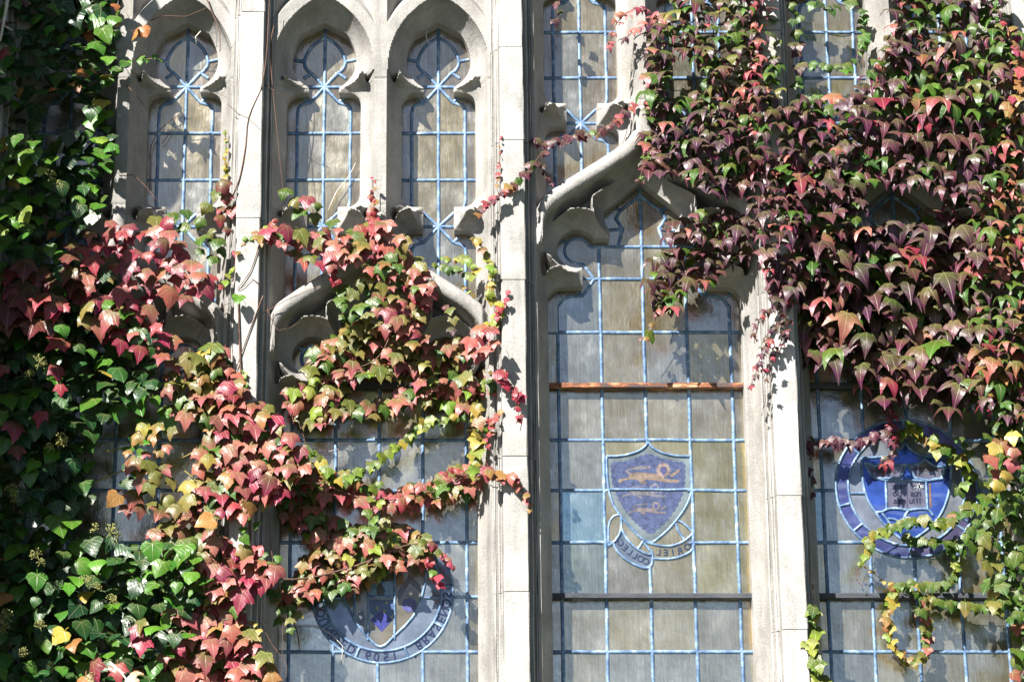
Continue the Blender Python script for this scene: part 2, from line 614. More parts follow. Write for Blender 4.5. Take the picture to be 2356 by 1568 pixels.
def profile_strip(name, prof, z0, z1, step=0.03, seed=0.0, jitter=0.0015, caps=True):
    """moulding of the given (x, y) outline standing between two heights, with worn edges"""
    n = max(1, int((z1 - z0) / step))
    vs, fs = [], []
    m = len(prof)
    for k in range(n + 1):
        z = z0 + (z1 - z0) * k / n
        for q, (x, y) in enumerate(prof):
            j = jitter
            vs.append((x + j * fbm(q * 3.3 + seed, z, 1.7, 7), y + j * fbm(q * 2.1 + seed, z, 9.2, 7), z))
    for k in range(n):
        for q in range(m - 1):
            fs.append((k * m + q, k * m + q + 1, (k + 1) * m + q + 1, (k + 1) * m + q))
    if caps:
        fs.append(tuple(range(m - 1, -1, -1)))
        fs.append(tuple(range(n * m, (n + 1) * m)))
    return mesh(name, vs, fs, True, 32)

# jamb profile below the cusps is the relief's own bottom row
ju = np.linspace(0.374, 0.432, 24)
jd, jY = relief(ju, np.full(24, Z_LOW))
JPROF = [(0.374, 0.20), (0.374, 0.115)] + [(float(a), float(b)) for a, b in zip(ju[1:], jY[1:])]

bay_label = ['stone tracery of the leftmost bay, half hidden by green ivy',
             'stone tracery with pointed arch under the pink creeper, left of the middle pillar',
             'stone tracery with tall ogee arch above the lion shield window',
             'stone tracery of the rightmost bay, buried under purple creeper']
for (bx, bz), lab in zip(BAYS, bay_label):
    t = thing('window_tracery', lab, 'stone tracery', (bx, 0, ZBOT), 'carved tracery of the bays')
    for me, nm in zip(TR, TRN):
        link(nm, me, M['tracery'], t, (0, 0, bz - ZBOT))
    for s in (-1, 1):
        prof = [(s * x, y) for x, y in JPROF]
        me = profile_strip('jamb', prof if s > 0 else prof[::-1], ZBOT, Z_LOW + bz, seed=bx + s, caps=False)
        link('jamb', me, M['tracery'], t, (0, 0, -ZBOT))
    # plain ashlar above the light heads
    z1 = Z_HI + bz
    if z1 < 2.6:
        vs = [(-.432, .012, z1 - .004), (.432, .012, z1 - .004), (.432, .012, 2.75), (-.432, .012, 2.75), (-.432, .3, z1 - .004), (.432, .3, z1 - .004), (.432, .3, 2.75), (-.432, .3, 2.75)]
        link('ashlar', mesh('ashlar', vs, [(0, 1, 2, 3), (5, 4, 7, 6), (0, 4, 5, 1), (3, 2, 6, 7), (1, 5, 6, 2), (4, 0, 3, 7)]), M['stone'], t, (0, 0, -ZBOT))

# main mullions, built up from blocks
def mullion_profile():
    right = [(0.042, -0.070), (0.046, -0.066), (0.046, -0.042), (0.051, -0.033), (0.056, -0.033), (0.061, -0.037), (0.064, -0.032),
             (0.064, -0.014), (0.068, -0.004), (0.072, -0.004), (0.075, -0.008), (0.078, -0.003), (0.080, 0.010), (0.080, 0.05)]
    return [(-x, y) for x, y in right[::-1]] + right
MP = mullion_profile()
CORE = [(-x, y) for x, y in [(0.077, 0.05), (0.077, 0.002), (0.056, -0.025), (0.040, -0.062)]] + [(0.040, -0.062), (0.056, -0.025), (0.077, 0.002), (0.077, 0.05)]
mj = {0: [-1.6, -0.7, 0.2, 1.2], 1: [-1.75, -0.95, -0.33, 0.47, 1.33], 2: [-1.78, -0.98, -0.47, 0.22, 0.79, 1.18], 3: [-1.7, -1.12, -0.62, 0.18, 0.72, 1.25], 4: [-1.5, -0.6, 0.3, 1.1]}
mlab = ['stone pillar at the far left edge, behind dark ivy', 'stone pillar left of the pink creeper arch, wound with bare brown twigs',
        'bare white stone pillar in the middle, between the two tall windows', 'stone pillar right of the lion shield window, purple creeper hanging over its top',
        'stone pillar at the far right edge, behind the creeper']
for i, x in enumerate(MULL):
    t = thing('stone_pillar', mlab[i], 'pillar', (x, 0, ZBOT), 'main pillars between the bays')
    zz = [ZBOT] + mj[i] + [2.75]
    for k in range(len(zz) - 1):
        me = profile_strip('stone_block', MP, zz[k] + 0.0015, zz[k + 1] - 0.0015, seed=i * 7.7 + k * 3.1, jitter=0.0028)
        link('stone_block', me, M['stone'], t, (rng.uniform(-.001, .001), rng.uniform(-.0015, .0015), -ZBOT))
    link('mortar_core', profile_strip('mortar_core', CORE, ZBOT, 2.74, step=9), M['mortar'], t, (0, 0, -ZBOT))

# wall beyond the window, an added unseen pier to the left that throws the shade, sill and lawn
def box(name, x0, x1, y0, y1, z0, z1, bev=0.01):
    bm = bmesh.new()
    bmesh.ops.create_cube(bm, size=1)
    for v in bm.verts:
        v.co = Vector((x0 + (v.co.x + .5) * (x1 - x0), y0 + (v.co.y + .5) * (y1 - y0), z0 + (v.co.z + .5) * (z1 - z0)))
    if bev:
        bmesh.ops.bevel(bm, geom=bm.edges[:], offset=bev, segments=1, affect='EDGES')
    me = bpy.data.meshes.new(name)
    bm.to_mesh(me)
    bm.free()
    return me

def ashlar_wall(name, label, x0, x1, y0, y1, z0, z1, course=0.34, wlen=0.6, cat='wall'):
    t = thing(name, label, cat, (x0, y0, z0), 'plain walls round the window')
    link('mortar_core', box('mortar_core', 0.006, x1 - x0 - 0.006, 0.006, y1 - y0, 0.002, z1 - z0, 0), M['mortar'], t)
    n = max(1, round((z1 - z0) / course))
    ch = (z1 - z0) / n
    for r in range(n):
        xx, k = x0 - (wlen / 2 if r % 2 else 0), 0
        while xx < x1 - 0.01:
            xe = min(xx + wlen * (0.85 + 0.3 * rng.random()), x1)
            if x1 - xe < 0.12:
                xe = x1
            a = max(xx, x0)
            if xe - a > 0.03:
                me = box('stone_block', a + .003 - x0, xe - .003 - x0, rng.uniform(-.003, .002), 0.12, r * ch + .003, (r + 1) * ch - .003, 0.005)
                link('stone_block', me, M['stone'], t)
            xx = xe
    return t
ashlar_wall('stone_wall', 'plain ashlar wall just beyond the right edge of the window', 2.12, 3.6, 0.0, 0.5, ZBOT, 2.75)
ashlar_wall('stone_wall', 'plain ashlar wall just beyond the left edge of the window', -3.4, -2.10, 0.0, 0.5, ZBOT, 2.75)
ashlar_wall('stone_wall', 'ashlar wall over the heads of the lights', -3.4, 3.6, -0.02, 0.5, 2.76, 4.6)
ashlar_wall('stone_wall', 'ashlar wall under the window sill', -3.4, 3.6, -0.03, 0.5, -4.2, ZBOT - 0.16)
sill_v = [(-3.4, -0.22, ZBOT - .16), (3.6, -0.22, ZBOT - .16), (3.6, -0.22, ZBOT - .10), (-3.4, -0.22, ZBOT - .10), (3.6, 0.3, ZBOT), (-3.4, 0.3, ZBOT), (3.6, 0.3, ZBOT - .16), (-3.4, 0.3, ZBOT - .16)]
sl = link('window_sill', mesh('window_sill', sill_v, [(0, 1, 2, 3), (3, 2, 4, 5), (5, 4, 6, 7), (0, 7, 6, 1), (1, 6, 4, 2), (0, 3, 5, 7)]), M['stone'])
tag(sl, 'sloping stone sill along the foot of the window', 'sill')
bt = thing('shade_buttress', 'unseen stone pier added left of the window to shade its left bay', 'shade_buttress', (-2.4, 0, -4.2))
BO = 0.82
for k in range(24):
    z0 = k * 0.36
    dpt = BO if k < 19 else BO - 0.1 * (k - 18)
    link('stone_block', box('stone_block', -.2 + rng.uniform(-.003, .003), .2, -dpt, 0.0, z0 + .002, z0 + .358, 0.008), M['stone'], bt)
bw = link('light_block_sheet', box('light_block_sheet', -3, 3.2, .45, .5, ZBOT - .1, 2.75, 0), M['backing'], kind='structure')  # added behind the glass to block light, not a real room wall
lawn = link('ground', mesh('ground', [(-400, -400, -4.22), (400, -400, -4.22), (400, 400, -4.22), (-400, 400, -4.22)], [(0, 1, 2, 3)]), M['lawn'], kind='structure')

# ------------------------------------------------------------------ leaded glazing
def came_mesh(pts, width=0.0162, hgt=0.0060, Y=YG):
    """lead strip along a polyline in the glass plane"""
    sec = [(-.5, 0.002), (-.5, -.35), (-.3, -.85), (0, -1.0), (.3, -.85), (.5, -.35), (.5, 0.002)]
    P_ = [Vector((p[0], p[1])) for p in pts]
    # resample long runs so that the strip can waver a little
    Q = [P_[0]]
    for a, b in zip(P_[:-1], P_[1:]):
        k = max(1, int((b - a).length / 0.05))
        for j in range(1, k + 1):
            Q.append(a.lerp(b, j / k))
    vs, fs = [], []
    n = len(Q)
    for i, p in enumerate(Q):
        t0 = (Q[i] - Q[i - 1]).normalized() if i > 0 else (Q[1] - Q[0]).normalized()
        t1 = (Q[i + 1] - Q[i]).normalized() if i < n - 1 else t0
        t = (t0 + t1)
        t = t.normalized() if t.length > 1e-6 else t0
        nr = Vector((-t.y, t.x))
        mit = min(1.6, 1 / max(0.5, abs(t.dot(t0))))
        w = width * mit * (1 + 0.10 * fbm(p.x, p.y, 0.3, 30))
        c = p + nr * (0.0022 * fbm(p.x, p.y, 5.0, 8))
        for s, y in sec:
            vs.append((c.x + nr.x * s * w, Y + y * hgt, c.y + nr.y * s * w))
    m = len(sec)
    for i in range(n - 1):
        for q in range(m - 1):
            fs.append((i * m + q, (i + 1) * m + q, (i + 1) * m + q + 1, i * m + q + 1))
    fs.append(tuple(range(m)))
    fs.append(tuple(range(n * m - 1, (n - 1) * m - 1, -1)))
    return mesh('lead_came', vs, fs, True, 50)

def arc(cx, cz, r, a0, a1, n=16):
    return [(cx + r * math.cos(R(a0 + (a1 - a0) * k / n)), cz + r * math.sin(R(a0 + (a1 - a0) * k / n))) for k in range(n + 1)]

def cells(border, lines):
    """cut the area inside border along lines; returns lists of triangles (as point triples), one list per cell"""
    vs, es = [], []
    def add(pl, closed):
        st = len(vs)
        vs.extend(Vector((p[0], p[1])) for p in pl)
        k = len(pl)
        for i in range(k - 1):
            es.append((st + i, st + i + 1))
        if closed:
            es.append((st + k - 1, st))
    add(border, True)
    nb = len(es)
    for l in lines:
        add(l, False)
    ov, oe, of, _, oes, _ = delaunay_2d_cdt(vs, es, [], 0, 1e-5)
    con = set()
    for e, src in zip(oe, oes):
        if src:
            con.add((min(e), max(e)))
    emap = {}
    for fi, f in enumerate(of):
        for k in range(3):
            a, b = f[k], f[(k + 1) % 3]
            emap.setdefault((min(a, b), max(a, b)), []).append(fi)
    comp = [-1] * len(of)
    groups = []
    for s in range(len(of)):
        if comp[s] >= 0:
            continue
        g = len(groups)
        groups.append([])
        st = [s]
        comp[s] = g
        while st:
            f = st.pop()
            groups[g].append(f)
            for k in range(3):
                a, b = of[f][k], of[f][(k + 1) % 3]
                e = (min(a, b), max(a, b))
                if e in con:
                    continue
                for o in emap[e]:
                    if comp[o] < 0:
                        comp[o] = g
                        st.append(o)
    def inside(p):
        c = False
        n = len(border)
        for i in range(n):
            x0, z0 = border[i]
            x1, z1 = border[i - 1]
            if (z0 > p[1]) != (z1 > p[1]) and p[0] < (x1 - x0) * (p[1] - z0) / (z1 - z0) + x0:
                c = not c
        return c
    res = []
    for g in groups:
        area = 0
        tris = []
        for f in g:
            t = [ov[i] for i in of[f]]
            ar = abs((t[1] - t[0]).cross(t[2] - t[0])) / 2
            area += ar
            tris.append((tuple(of[f]), ar))
        if area < 3e-5:
            continue
        big = max(tris, key=lambda q: q[1])[0]
        c = (sum(ov[i].x for i in big) / 3, sum(ov[i].y for i in big) / 3)
        if not inside(c):
            continue
        cen = Vector((0, 0))
        for idx, ar in tris:
            cen += (ov[idx[0]] + ov[idx[1]] + ov[idx[2]]) / 3 * ar
        cen /= area
        res.append(([q[0] for q in tris], ov, area, (cen.x, cen.y), c))
    return res

def pane_mesh(cell, flat):
    tris, ov, area, cen, _ = cell
    ids = sorted({i for t in tris for i in t})
    mp = {i: k for k, i in enumerate(ids)}
    n = len(ids)
    tx, tz = (0, 0) if flat else (rng.gauss(0, .008), rng.gauss(0, .008))
    vs = []
    for layer in (0, 0.004):
        for i in ids:
            x, z = ov[i].x - cen[0], ov[i].y - cen[1]
            vs.append((x, layer + x * tx + z * tz, z))
    fs, cnt = [], {}
    for t in tris:
        a, b, c = (mp[i] for i in t)
        v0, v1, v2 = vs[a], vs[b], vs[c]
        if (v1[0] - v0[0]) * (v2[2] - v0[2]) - (v1[2] - v0[2]) * (v2[0] - v0[0]) < 0:
            b, c = c, b
        fs.append((a, b, c))
        for e in ((a, b), (b, c), (c, a)):
            cnt[e] = 1
    for (a, b) in list(cnt):
        if (b, a) not in cnt:
            fs.append((b, a, a + n, b + n))
    return mesh('pane', vs, fs)

GP = [(0.215, 0.195, 0.135), (0.20, 0.19, 0.15), (0.19, 0.185, 0.16), (0.225, 0.21, 0.155), (0.18, 0.185, 0.17), (0.235, 0.21, 0.135)]
def glaze(root, border, lines, colour, thin=()):
    mean = (0.20, 0.192, 0.158)
    zb = root.location.z
    xb = root.location.x
    for c in cells(border, lines + list(thin)):
        col, mat = colour(c[3], c[4], c[2])
        if mat is M['glass']:
            col = [(a * .65 + b * .35) * w for a, b, w in zip(col, mean, (1.24, 1.10, .90))]
        o = link('pane', pane_mesh(c, mat is M['stained']), mat, root, (c[3][0] - xb + 0, YG, c[3][1] - zb))
        k = rng.uniform(.92, 1.08)
        k *= 2.5 if mat is M['glass'] else 1.15
        o.color = (col[0] * k, col[1] * k, col[2] * k, 1)
    made = []
    for ls, w in ((lines, .0134), (thin, .0102)):
        for l in ls:
            me = came_mesh([(p[0] - xb, p[1] - zb) for p in l], w)
            made.append(link('lead_came', me, M['lead'], root, (0, 0, 0)))
    if not thin:
        return None
    # the medallion: its outer lead carries the coloured panes and the inner leads
    ring = made[len(lines)]
    ring.name = 'medallion'
    for o in made[len(lines) + 1:] + [c for c in root.children if c.data and c.data.materials and c.data.materials[0] == M['stained']]:
        o.parent = ring
    return ring

def sym(pts, c=0.0):
    return [(2 * c - x, z) for x, z in pts]

def light_lines(cx, dz, side):
    """lead lines of one upper light; side = -1 left light of its bay, +1 right"""
    def q(px, py):                       # photograph px of the light right of the bay axis
        x, z = P(px, py, 0.17)
        return x - (BAYS[1][0] + UC), z
    L = []
    za = q(1007, 60)[1]
    L.append([(0, za + 0.02), (0, zb2(800))])
    for y in (306, 414):
        z = zb2(y, .17)
        L.append([(-0.165, z), (0.165, z)])
    zc1, zc2 = zb2(200, .17), zb2(521, .17)
    L.append([(-0.066, zc1), (0.066, zc1)])
    L.append([(-0.066, zc2), (0.066, zc2)])
    half_top = smooth_line([Vector(p) for p in [(0, zb2(86, .17)), (-0.040, zb2(100, .17)), (-0.066, zb2(117, .17)), (-0.081, zb2(136, .17)), (-0.081, zb2(151, .17)), (-0.066, zb2(163, .17)), (-0.052, zb2(168, .17))]], .012)
    half_top = [tuple(p) for p in half_top] + [(0, zc1)]
    low_top = [(0, zc1), (-0.058, zb2(236, .17)), (-0.092, zb2(241, .17)), (-0.102, zb2(247, .17)), (-0.106, zb2(258, .17)), (-0.106, zb2(462, .17)), (-0.102, zb2(475, .17)), (-0.090, zb2(482, .17)), (-0.060, zb2(489, .17)), (0, zc2)]
    low2 = [(0, zc2), (-0.058, zb2(557, .17)), (-0.092, zb2(563, .17)), (-0.104, zb2(572, .17)), (-0.106, zb2(584, .17)), (-0.106, zb2(760, .17))]
    for h in (half_top, low_top, low2):
        L.append(h)
        L.append(sym(h))
    for s in (1, -1):
        L.append([(s * 0.083, zb2(141, .17)), (s * 0.150, zb2(134, .17))])
        L.append([(s * 0.054, zb2(168, .17)), (s * 0.085, zb2(180, .17))])
        L.append([(s * 0.058, zb2(236, .17)), (s * 0.080, zb2(224, .17))])
        L.append([(s * 0.060, zb2(489, .17)), (s * 0.082, zb2(500, .17))])
        L.append([(s * 0.058, zb2(557, .17)), (s * 0.080, zb2(545, .17))])
    # cut everything at the hood and lift it into place
    def hood_z(x):
        u = -abs(x + side * UC)
        return float(np.interp(u, HA[::-1, 0], HA[::-1, 1])) + 0.035
    out = []
    for l in L:
        cut = []
        for a, b in zip(l[:-1], l[1:]):
            k = max(1, int(math.dist(a, b) / 0.02))
            for j in range(k):
                cut.append((a[0] + (b[0] - a[0]) * j / k, a[1] + (b[1] - a[1]) * j / k))
        cut.append(l[-1])
        keep = [p for p in cut if p[1] > hood_z(p[0])]
        if len(keep) >= 2:
            # drop points that lie on one straight run again
            s = [keep[0]]
            for i in range(1, len(keep) - 1):
                (x0, z0), (x1, z1), (x2, z2) = s[-1], keep[i], keep[i + 1]
                if abs((x1 - x0) * (z2 - z0) - (z1 - z0) * (x2 - x0)) > 1e-7:
                    s.append(keep[i])
            s.append(keep[-1])
            out.append([(x + cx, z + dz) for x, z in s])
    # a lead laid along the hood
    par = []
    for x in np.linspace(-0.16, 0.16, 22):
        par.append((x, hood_z(x) + 0.055))
    out.append([(x + cx, z + dz) for x, z in par])
    bord = [(-0.168, zb2(20, .17)), (0.168, zb2(20, .17))]
    bot = [(x, hood_z(x) - 0.035) for x in np.linspace(0.168, -0.168, 24)]
    bord = [(x + cx, z + dz) for x, z in bord + bot]
    return bord, out

def plain(cen, c, area):
    return rng.choice(GP), M['glass']
def mk_plain(cx):
    def f(cen, c, area):
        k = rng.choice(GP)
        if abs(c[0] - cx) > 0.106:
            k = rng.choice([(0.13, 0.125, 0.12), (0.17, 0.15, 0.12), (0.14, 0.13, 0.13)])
        elif rng.random() < 0.3:
            k = (0.17, 0.19, 0.195)
        return k, M['glass']
    return f

llab = [['leaded glass light behind the green ivy at the far left', 'leaded glass light with cusped head, leftmost of the fully visible three'],
        ['leaded glass light with cusped head, middle one of the three at upper left', 'leaded glass light with cusped head beside the middle pillar, rightmost of the three'],
        ['leaded glass light right of the middle pillar, above the ogee arch', 'leaded glass light covered by creeper right of the slender white mullion at the top'],
        ['leaded glass light framed by creeper at the upper right', 'leaded glass light hidden by creeper in the top right corner']]
for bi, (bx, bz) in enumerate(BAYS):
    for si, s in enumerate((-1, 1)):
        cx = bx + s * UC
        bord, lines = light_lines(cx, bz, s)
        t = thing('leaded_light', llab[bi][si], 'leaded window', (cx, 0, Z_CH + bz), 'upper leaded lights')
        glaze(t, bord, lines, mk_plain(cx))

ROWS = [0.505, 0.301, 0.085, -0.136, -0.346, -0.544, -0.746, -0.954, -1.161, -1.365, -1.57, -1.775, -1.98]
def big_lines(bx, bz, holes=()):
    """grid and head leads of a large light in world x, z"""
    L = []
    cols = [-0.334, -0.167, 0.0, 0.167, 0.334]
    ztop = zb3(442, .17)
    zl = zb3(690, .17)
    L.append([(0, ztop + .02), (0, ZBOT - bz)])
    for c in (-0.167, 0.167):
        L.append([(c, zb3(566, .17)), (c, ZBOT - bz)])
    # head lobe, side lobes and shoulders
    H = [b3(1475 + 9, 449, .17), b3(1422 + 5, 484, .17), b3(1414 + 3, 502, .17), b3(1433, 526, .17), b3(1422, 567, .17)]
    H[0] = (0, H[0][1])
    L += [H, sym(H)]
    cx_, cz_ = b3(1329, 577, .17)
    A = arc(cx_, cz_, 0.052, 20, 265, 20) + [b3(1341, 608, .17), b3(1368, 641, .17)]
    L += [A, sym(A)]
    a0 = A[0]
    B = [(a0[0], a0[1]), b3(1422, 567, .17)]
    zt = B[1][1]
    L.append([(-abs(a0[0]), zt), (abs(a0[0]), zt)])
    C_ = [b3(1368, 641, .17), b3(1340, 679, .17), b3(1310, 681, .17), b3(1296, 687, .17), (-0.334, zb3(705, .17)), (-0.334, ZBOT - bz)]
    L += [C_, sym(C_)]
    for s in (1, -1):
        L.append([(s * H[1][0], H[1][1]), (s * (H[1][0] - .03), H[1][1] + .02)])
        L.append([(s * H[3][0], H[3][1]), (s * (H[3][0] - .06), H[3][1] - .005)])
        L.append([(s * (cx_ - .04), cz_ + .033), (s * (cx_ - .072), cz_ + .045)])
        L.append([(s * C_[1][0], C_[1][1]), (s * (C_[1][0] - .03), C_[1][1] + .03)])
        L.append([(s * C_[3][0], C_[3][1]), (s * (C_[3][0] - .03), C_[3][1] + .02)])
    L = [[(x + bx, z + bz) for x, z in l] for l in L]
    z_sh = zb3(660, .17) + bz
    zmid = zb3(641, .17) + bz
    L.append([(bx - 0.27, zmid), (bx + 0.27, zmid)])
    for z in ROWS:
        if z < z_sh - .06:
            L.append([(bx - 0.385, z), (bx + 0.385, z)])
    # leave the medallions free
    for inside in holes:
        N = []
        for l in L:
            run = []
            for a, b in zip(l[:-1], l[1:]):
                k = max(1, int(math.dist(a, b) / 0.004))
                for j in range(k):
                    p = (a[0] + (b[0] - a[0]) * j / k, a[1] + (b[1] - a[1]) * j / k)
                    if inside(p):
                        if len(run) > 1:
                            N.append(run)
                        run = []
                    elif not run or j == 0 or len(run) < 2:
                        run.append(p)
                    else:
                        # keep only corner points and the running end
                        if len(run) >= 2 and abs((run[-1][0] - run[-2][0]) * (p[1] - run[-2][1]) - (run[-1][1] - run[-2][1]) * (p[0] - run[-2][0])) < 1e-9:
                            run[-1] = p
                        else:
                            run.append(p)
            if run:
                if not inside(l[-1]):
                    run.append(l[-1])
                if len(run) > 1:
                    N.append(run)
        L = N
    top = [(u, z) for u, z in HOOD if u > -0.388]
    bord = [(u + bx, z + bz) for u, z in sym(top)[::-1]] + [(u + bx, z + bz) for u, z in top[1:]] + [(bx - 0.388, ZBOT - .05), (bx + 0.388, ZBOT - .05)]
    return bord, L

def in_poly(poly):
    def f(p):
        c = False
        n = len(poly)
        for i in range(n):
            x0, z0 = poly[i]
            x1, z1 = poly[i - 1]
            if (z0 > p[1]) != (z1 > p[1]) and p[0] < (x1 - x0) * (p[1] - z0) / (z1 - z0) + x0:
                c = not c
        return c
    return f

def paint(root, name, poly_or_tris, col, lift=0.0008, parent=None):
    """flat painted figure on the glass, world x, z outline"""
    pts = poly_or_tris
    cs = cells(pts, [])
    vs, fs = [], []
    for tris, ov, *_ in cs:
        st = len(vs)
        ids = sorted({i for t in tris for i in t})
        mp = {i: st + k for k, i in enumerate(ids)}
        vs += [(ov[i].x - root.location.x, YG - lift, ov[i].y - root.location.z) for i in ids]
        for t in tris:
            a, b, c = (mp[i] for i in t)
            v0, v1, v2 = vs[a], vs[b], vs[c]
            if (v1[0] - v0[0]) * (v2[2] - v0[2]) - (v1[2] - v0[2]) * (v2[0] - v0[0]) < 0:
                b, c = c, b
            fs.append((a, b, c))
    o = link(name, mesh(name, vs, fs), M['paint'], parent or MED.get(root.name) or root)
    o.color = (*col, 1)
    return o

GLY = {}
MED = {}
def glyph(ch):
    if ch not in GLY:
        cu = bpy.data.curves.new('lettering', 'FONT')
        cu.body = ch
        cu.align_x = 'CENTER'
        cu.size = 1.0
        cu.resolution_u = 3
        cu.offset = 0.012
        o = bpy.data.objects.new('lettering', cu)
        COL.objects.link(o)
        dg = bpy.context.evaluated_depsgraph_get()
        ev = o.evaluated_get(dg)
        m = ev.to_mesh()
        GLY[ch] = ([(v.co.x, v.co.y) for v in m.vertices], [tuple(p.vertices) for p in m.polygons])
        ev.to_mesh_clear()
        bpy.data.objects.remove(o)
        bpy.data.curves.remove(cu)
    return GLY[ch]

def letters(root, places, col, lift=0.0016):
    """places: (character, x, z, size, angle); glyphs are mirrored, for the glass is seen from outside"""
    vs, fs = [], []
    for ch, x, z, s, a in places:
        gv, gf = glyph(ch)
        st = len(vs)
        co, si = math.cos(a), math.sin(a)
        for gx, gy in gv:
            lx, lz = -gx * s, (gy - 0.35) * s
            vs.append((x + lx * co - lz * si - root.location.x, YG - lift, z + lx * si + lz * co - root.location.z))
        for f in gf:
            fs.append(tuple(st + i for i in f))
    o = link('lettering', mesh('lettering', vs, fs), M['paint'], MED.get(root.name) or root)
    o.color = (*col, 1)
    return o

def W(px, py):
    return P(px, py, YG)

# ---- window of the left bay and its neighbour (grid windows)
def grid_colour(bx, special=None):
    def f(cen, c, area):
        if special:
            r = special(cen, c)
            if r:
                return r
        u = c[0] - bx
        k = rng.choice(GP)
        if u < -0.167:
            k = rng.choice([(0.165, 0.18, 0.18), (0.15, 0.175, 0.19), (0.19, 0.19, 0.165)])
        elif rng.random() < 0.22:
            k = (0.175, 0.195, 0.20)
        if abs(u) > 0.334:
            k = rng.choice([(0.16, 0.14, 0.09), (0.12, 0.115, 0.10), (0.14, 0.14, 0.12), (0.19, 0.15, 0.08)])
        return k, M['glass']
    return f

def saddle_bar(root, bx, z, mat, x0=-0.39, x1=0.39):
    me = box('saddle_bar', x0, x1, -0.012, 0.012, -0.0105, 0.0105, 0.003)
    o = link('saddle_bar', me, mat, root, (bx - root.location.x, 0.148, z - root.location.z))
    return o

# bay 1
bx, bz = BAYS[0]
t = thing('leaded_window', 'tall leaded window behind the ivy and red leaves at lower left', 'leaded window', (bx, 0, ZBOT), 'tall leaded windows')
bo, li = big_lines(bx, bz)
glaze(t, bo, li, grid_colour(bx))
saddle_bar(t, bx, -0.136, M['iron'])

# bay 2: roundel with a shield and lettering
bx, bz = BAYS[1]
t = thing('leaded_window', 'tall leaded window with round shield medallion below the pink creeper', 'leaded window', (bx, 0, ZBOT), 'tall leaded windows')
mcx, mcz = W(880, 1362)
MR, MI = 0.266, 0.222
bo, li = big_lines(bx, bz, [lambda p: math.hypot(p[0] - mcx, p[1] - mcz) < MR])
ring, inner = arc(mcx, mcz, MR, 0, 360, 72), arc(mcx, mcz, MI, 0, 360, 64)
sh = [Vector(W(781, 1290)), Vector(W(787, 1360)), Vector(W(812, 1418)), Vector(W(845, 1462)), Vector(W(876, 1487)), Vector(W(910, 1460)), Vector(W(955, 1410)), Vector(W(977, 1345)), Vector(W(981, 1290))]
shield = [tuple(p) for p in smooth_line(sh, .015)]
med = [ring, inner, shield, [W(781, 1290), W(981, 1290)],
       [W(846, 1287), W(847, 1472)], [W(908, 1287), W(908, 1470)], [W(843, 1338), W(911, 1338)], [W(843, 1372), W(911, 1372)], [W(815, 1287), W(815, 1428)],
       [W(979, 1374), W(1012, 1374)], [W(748, 1374), W(786, 1374)]]
for a in (-68, -112, -30, -150, 5, 175, 60, 120):
    med.append([(mcx + MI * math.cos(R(a)), mcz + MI * math.sin(R(a))), (mcx + MR * math.cos(R(a)), mcz + MR * math.sin(R(a)))])
in_sh = in_poly(shield)
def special2(cen, c):
    r = math.hypot(c[0] - mcx, c[1] - mcz)
    if r > MR:
        return None
    if r > MI:
        return (0.15, 0.185, 0.24), M['stained']
    if in_sh(c):
        return rng.choice([(0.20, 0.18, 0.14), (0.15, 0.165, 0.19), (0.18, 0.16, 0.12)]), M['stained']
    return rng.choice([(0.20, 0.235, 0.29), (0.21, 0.225, 0.26)]), M['stained']
MED[t.name] = glaze(t, bo, li, grid_colour(bx, special2), med)
saddle_bar(t, bx, -0.136, M['iron'])
def ring_text(txt, a0, da, rad, size):
    out = []
    for k, ch in enumerate(txt):
        a = R(a0 + da * k)
        out.append((ch, mcx + rad * math.cos(a), mcz + rad * math.sin(a), size, a - math.pi / 2))
    return out
rr = (MR + MI) / 2
letters(t, ring_text('BRASENOSE', -55.5, 7.6, rr, 0.046) + ring_text('FOUNDED', 190, 8.6, rr, 0.046) +
        [(ch, mcx + rr * math.sin(a), mcz - rr * math.cos(a), 0.046, a) for ch, a in zip('1509', (R(11), R(3.5), R(-5), R(-12.5)))], (0.012, 0.02, 0.06))
dia = W(959, 1407)
def ngon(cx, cz, rx, rz, n=20, a0=0):
    return [(cx + rx * math.cos(2 * math.pi * k / n + a0), cz + rz * math.sin(2 * math.pi * k / n + a0)) for k in range(n)]
for (ax, ay, s) in ((956, 1516 - 6, .006), (797, 1514 - 6, .006)):
    x, z = W(ax, ay)
    paint(t, 'painted_dot', ngon(x, z, s, s, 4), (0.01, 0.015, 0.05), .0014)
x, z = W(942, 1391)
paint(t, 'painted_disc', ngon(x, z, 0.028, 0.026, 24), (0.07, 0.07, 0.19), .0012)
paint(t, 'painted_chevron', [W(915, 1360), W(942, 1320), W(972, 1350), W(974, 1368), W(942, 1340), W(915, 1385)], (0.09, 0.085, 0.11), .0010)
paint(t, 'painted_patch', [W(852, 1425), W(878, 1400), W(903, 1425), W(878, 1452)], (0.035, 0.04, 0.19), .0010)
paint(t, 'painted_patch', [W(851, 1378), W(904, 1378), W(904, 1412), W(890, 1420), W(876, 1398), W(862, 1416), W(851, 1408)], (0.05, 0.09, 0.20), .0009)
paint(t, 'painted_figure', [W(870, 1345), W(875, 1338), W(880, 1345), W(886, 1356), W(884, 1369), W(869, 1369), W(866, 1357)], (0.05, 0.045, 0.03), .0012)
paint(t, 'painted_sky', [W(850, 1340), W(905, 1340), W(905, 1370), W(850, 1370)], (0.16, 0.27, 0.42), .0006)
for fx, fy in ((889, 1385), (884, 1405), (868, 1398)):
    x, z = W(fx, fy)
    paint(t, 'painted_flower', [(x + (.009 if k % 2 else .004) * math.cos(k * math.pi / 6), z + (.009 if k % 2 else .004) * math.sin(k * math.pi / 6)) for k in range(12)], (0.25, 0.22, 0.06), .0014)
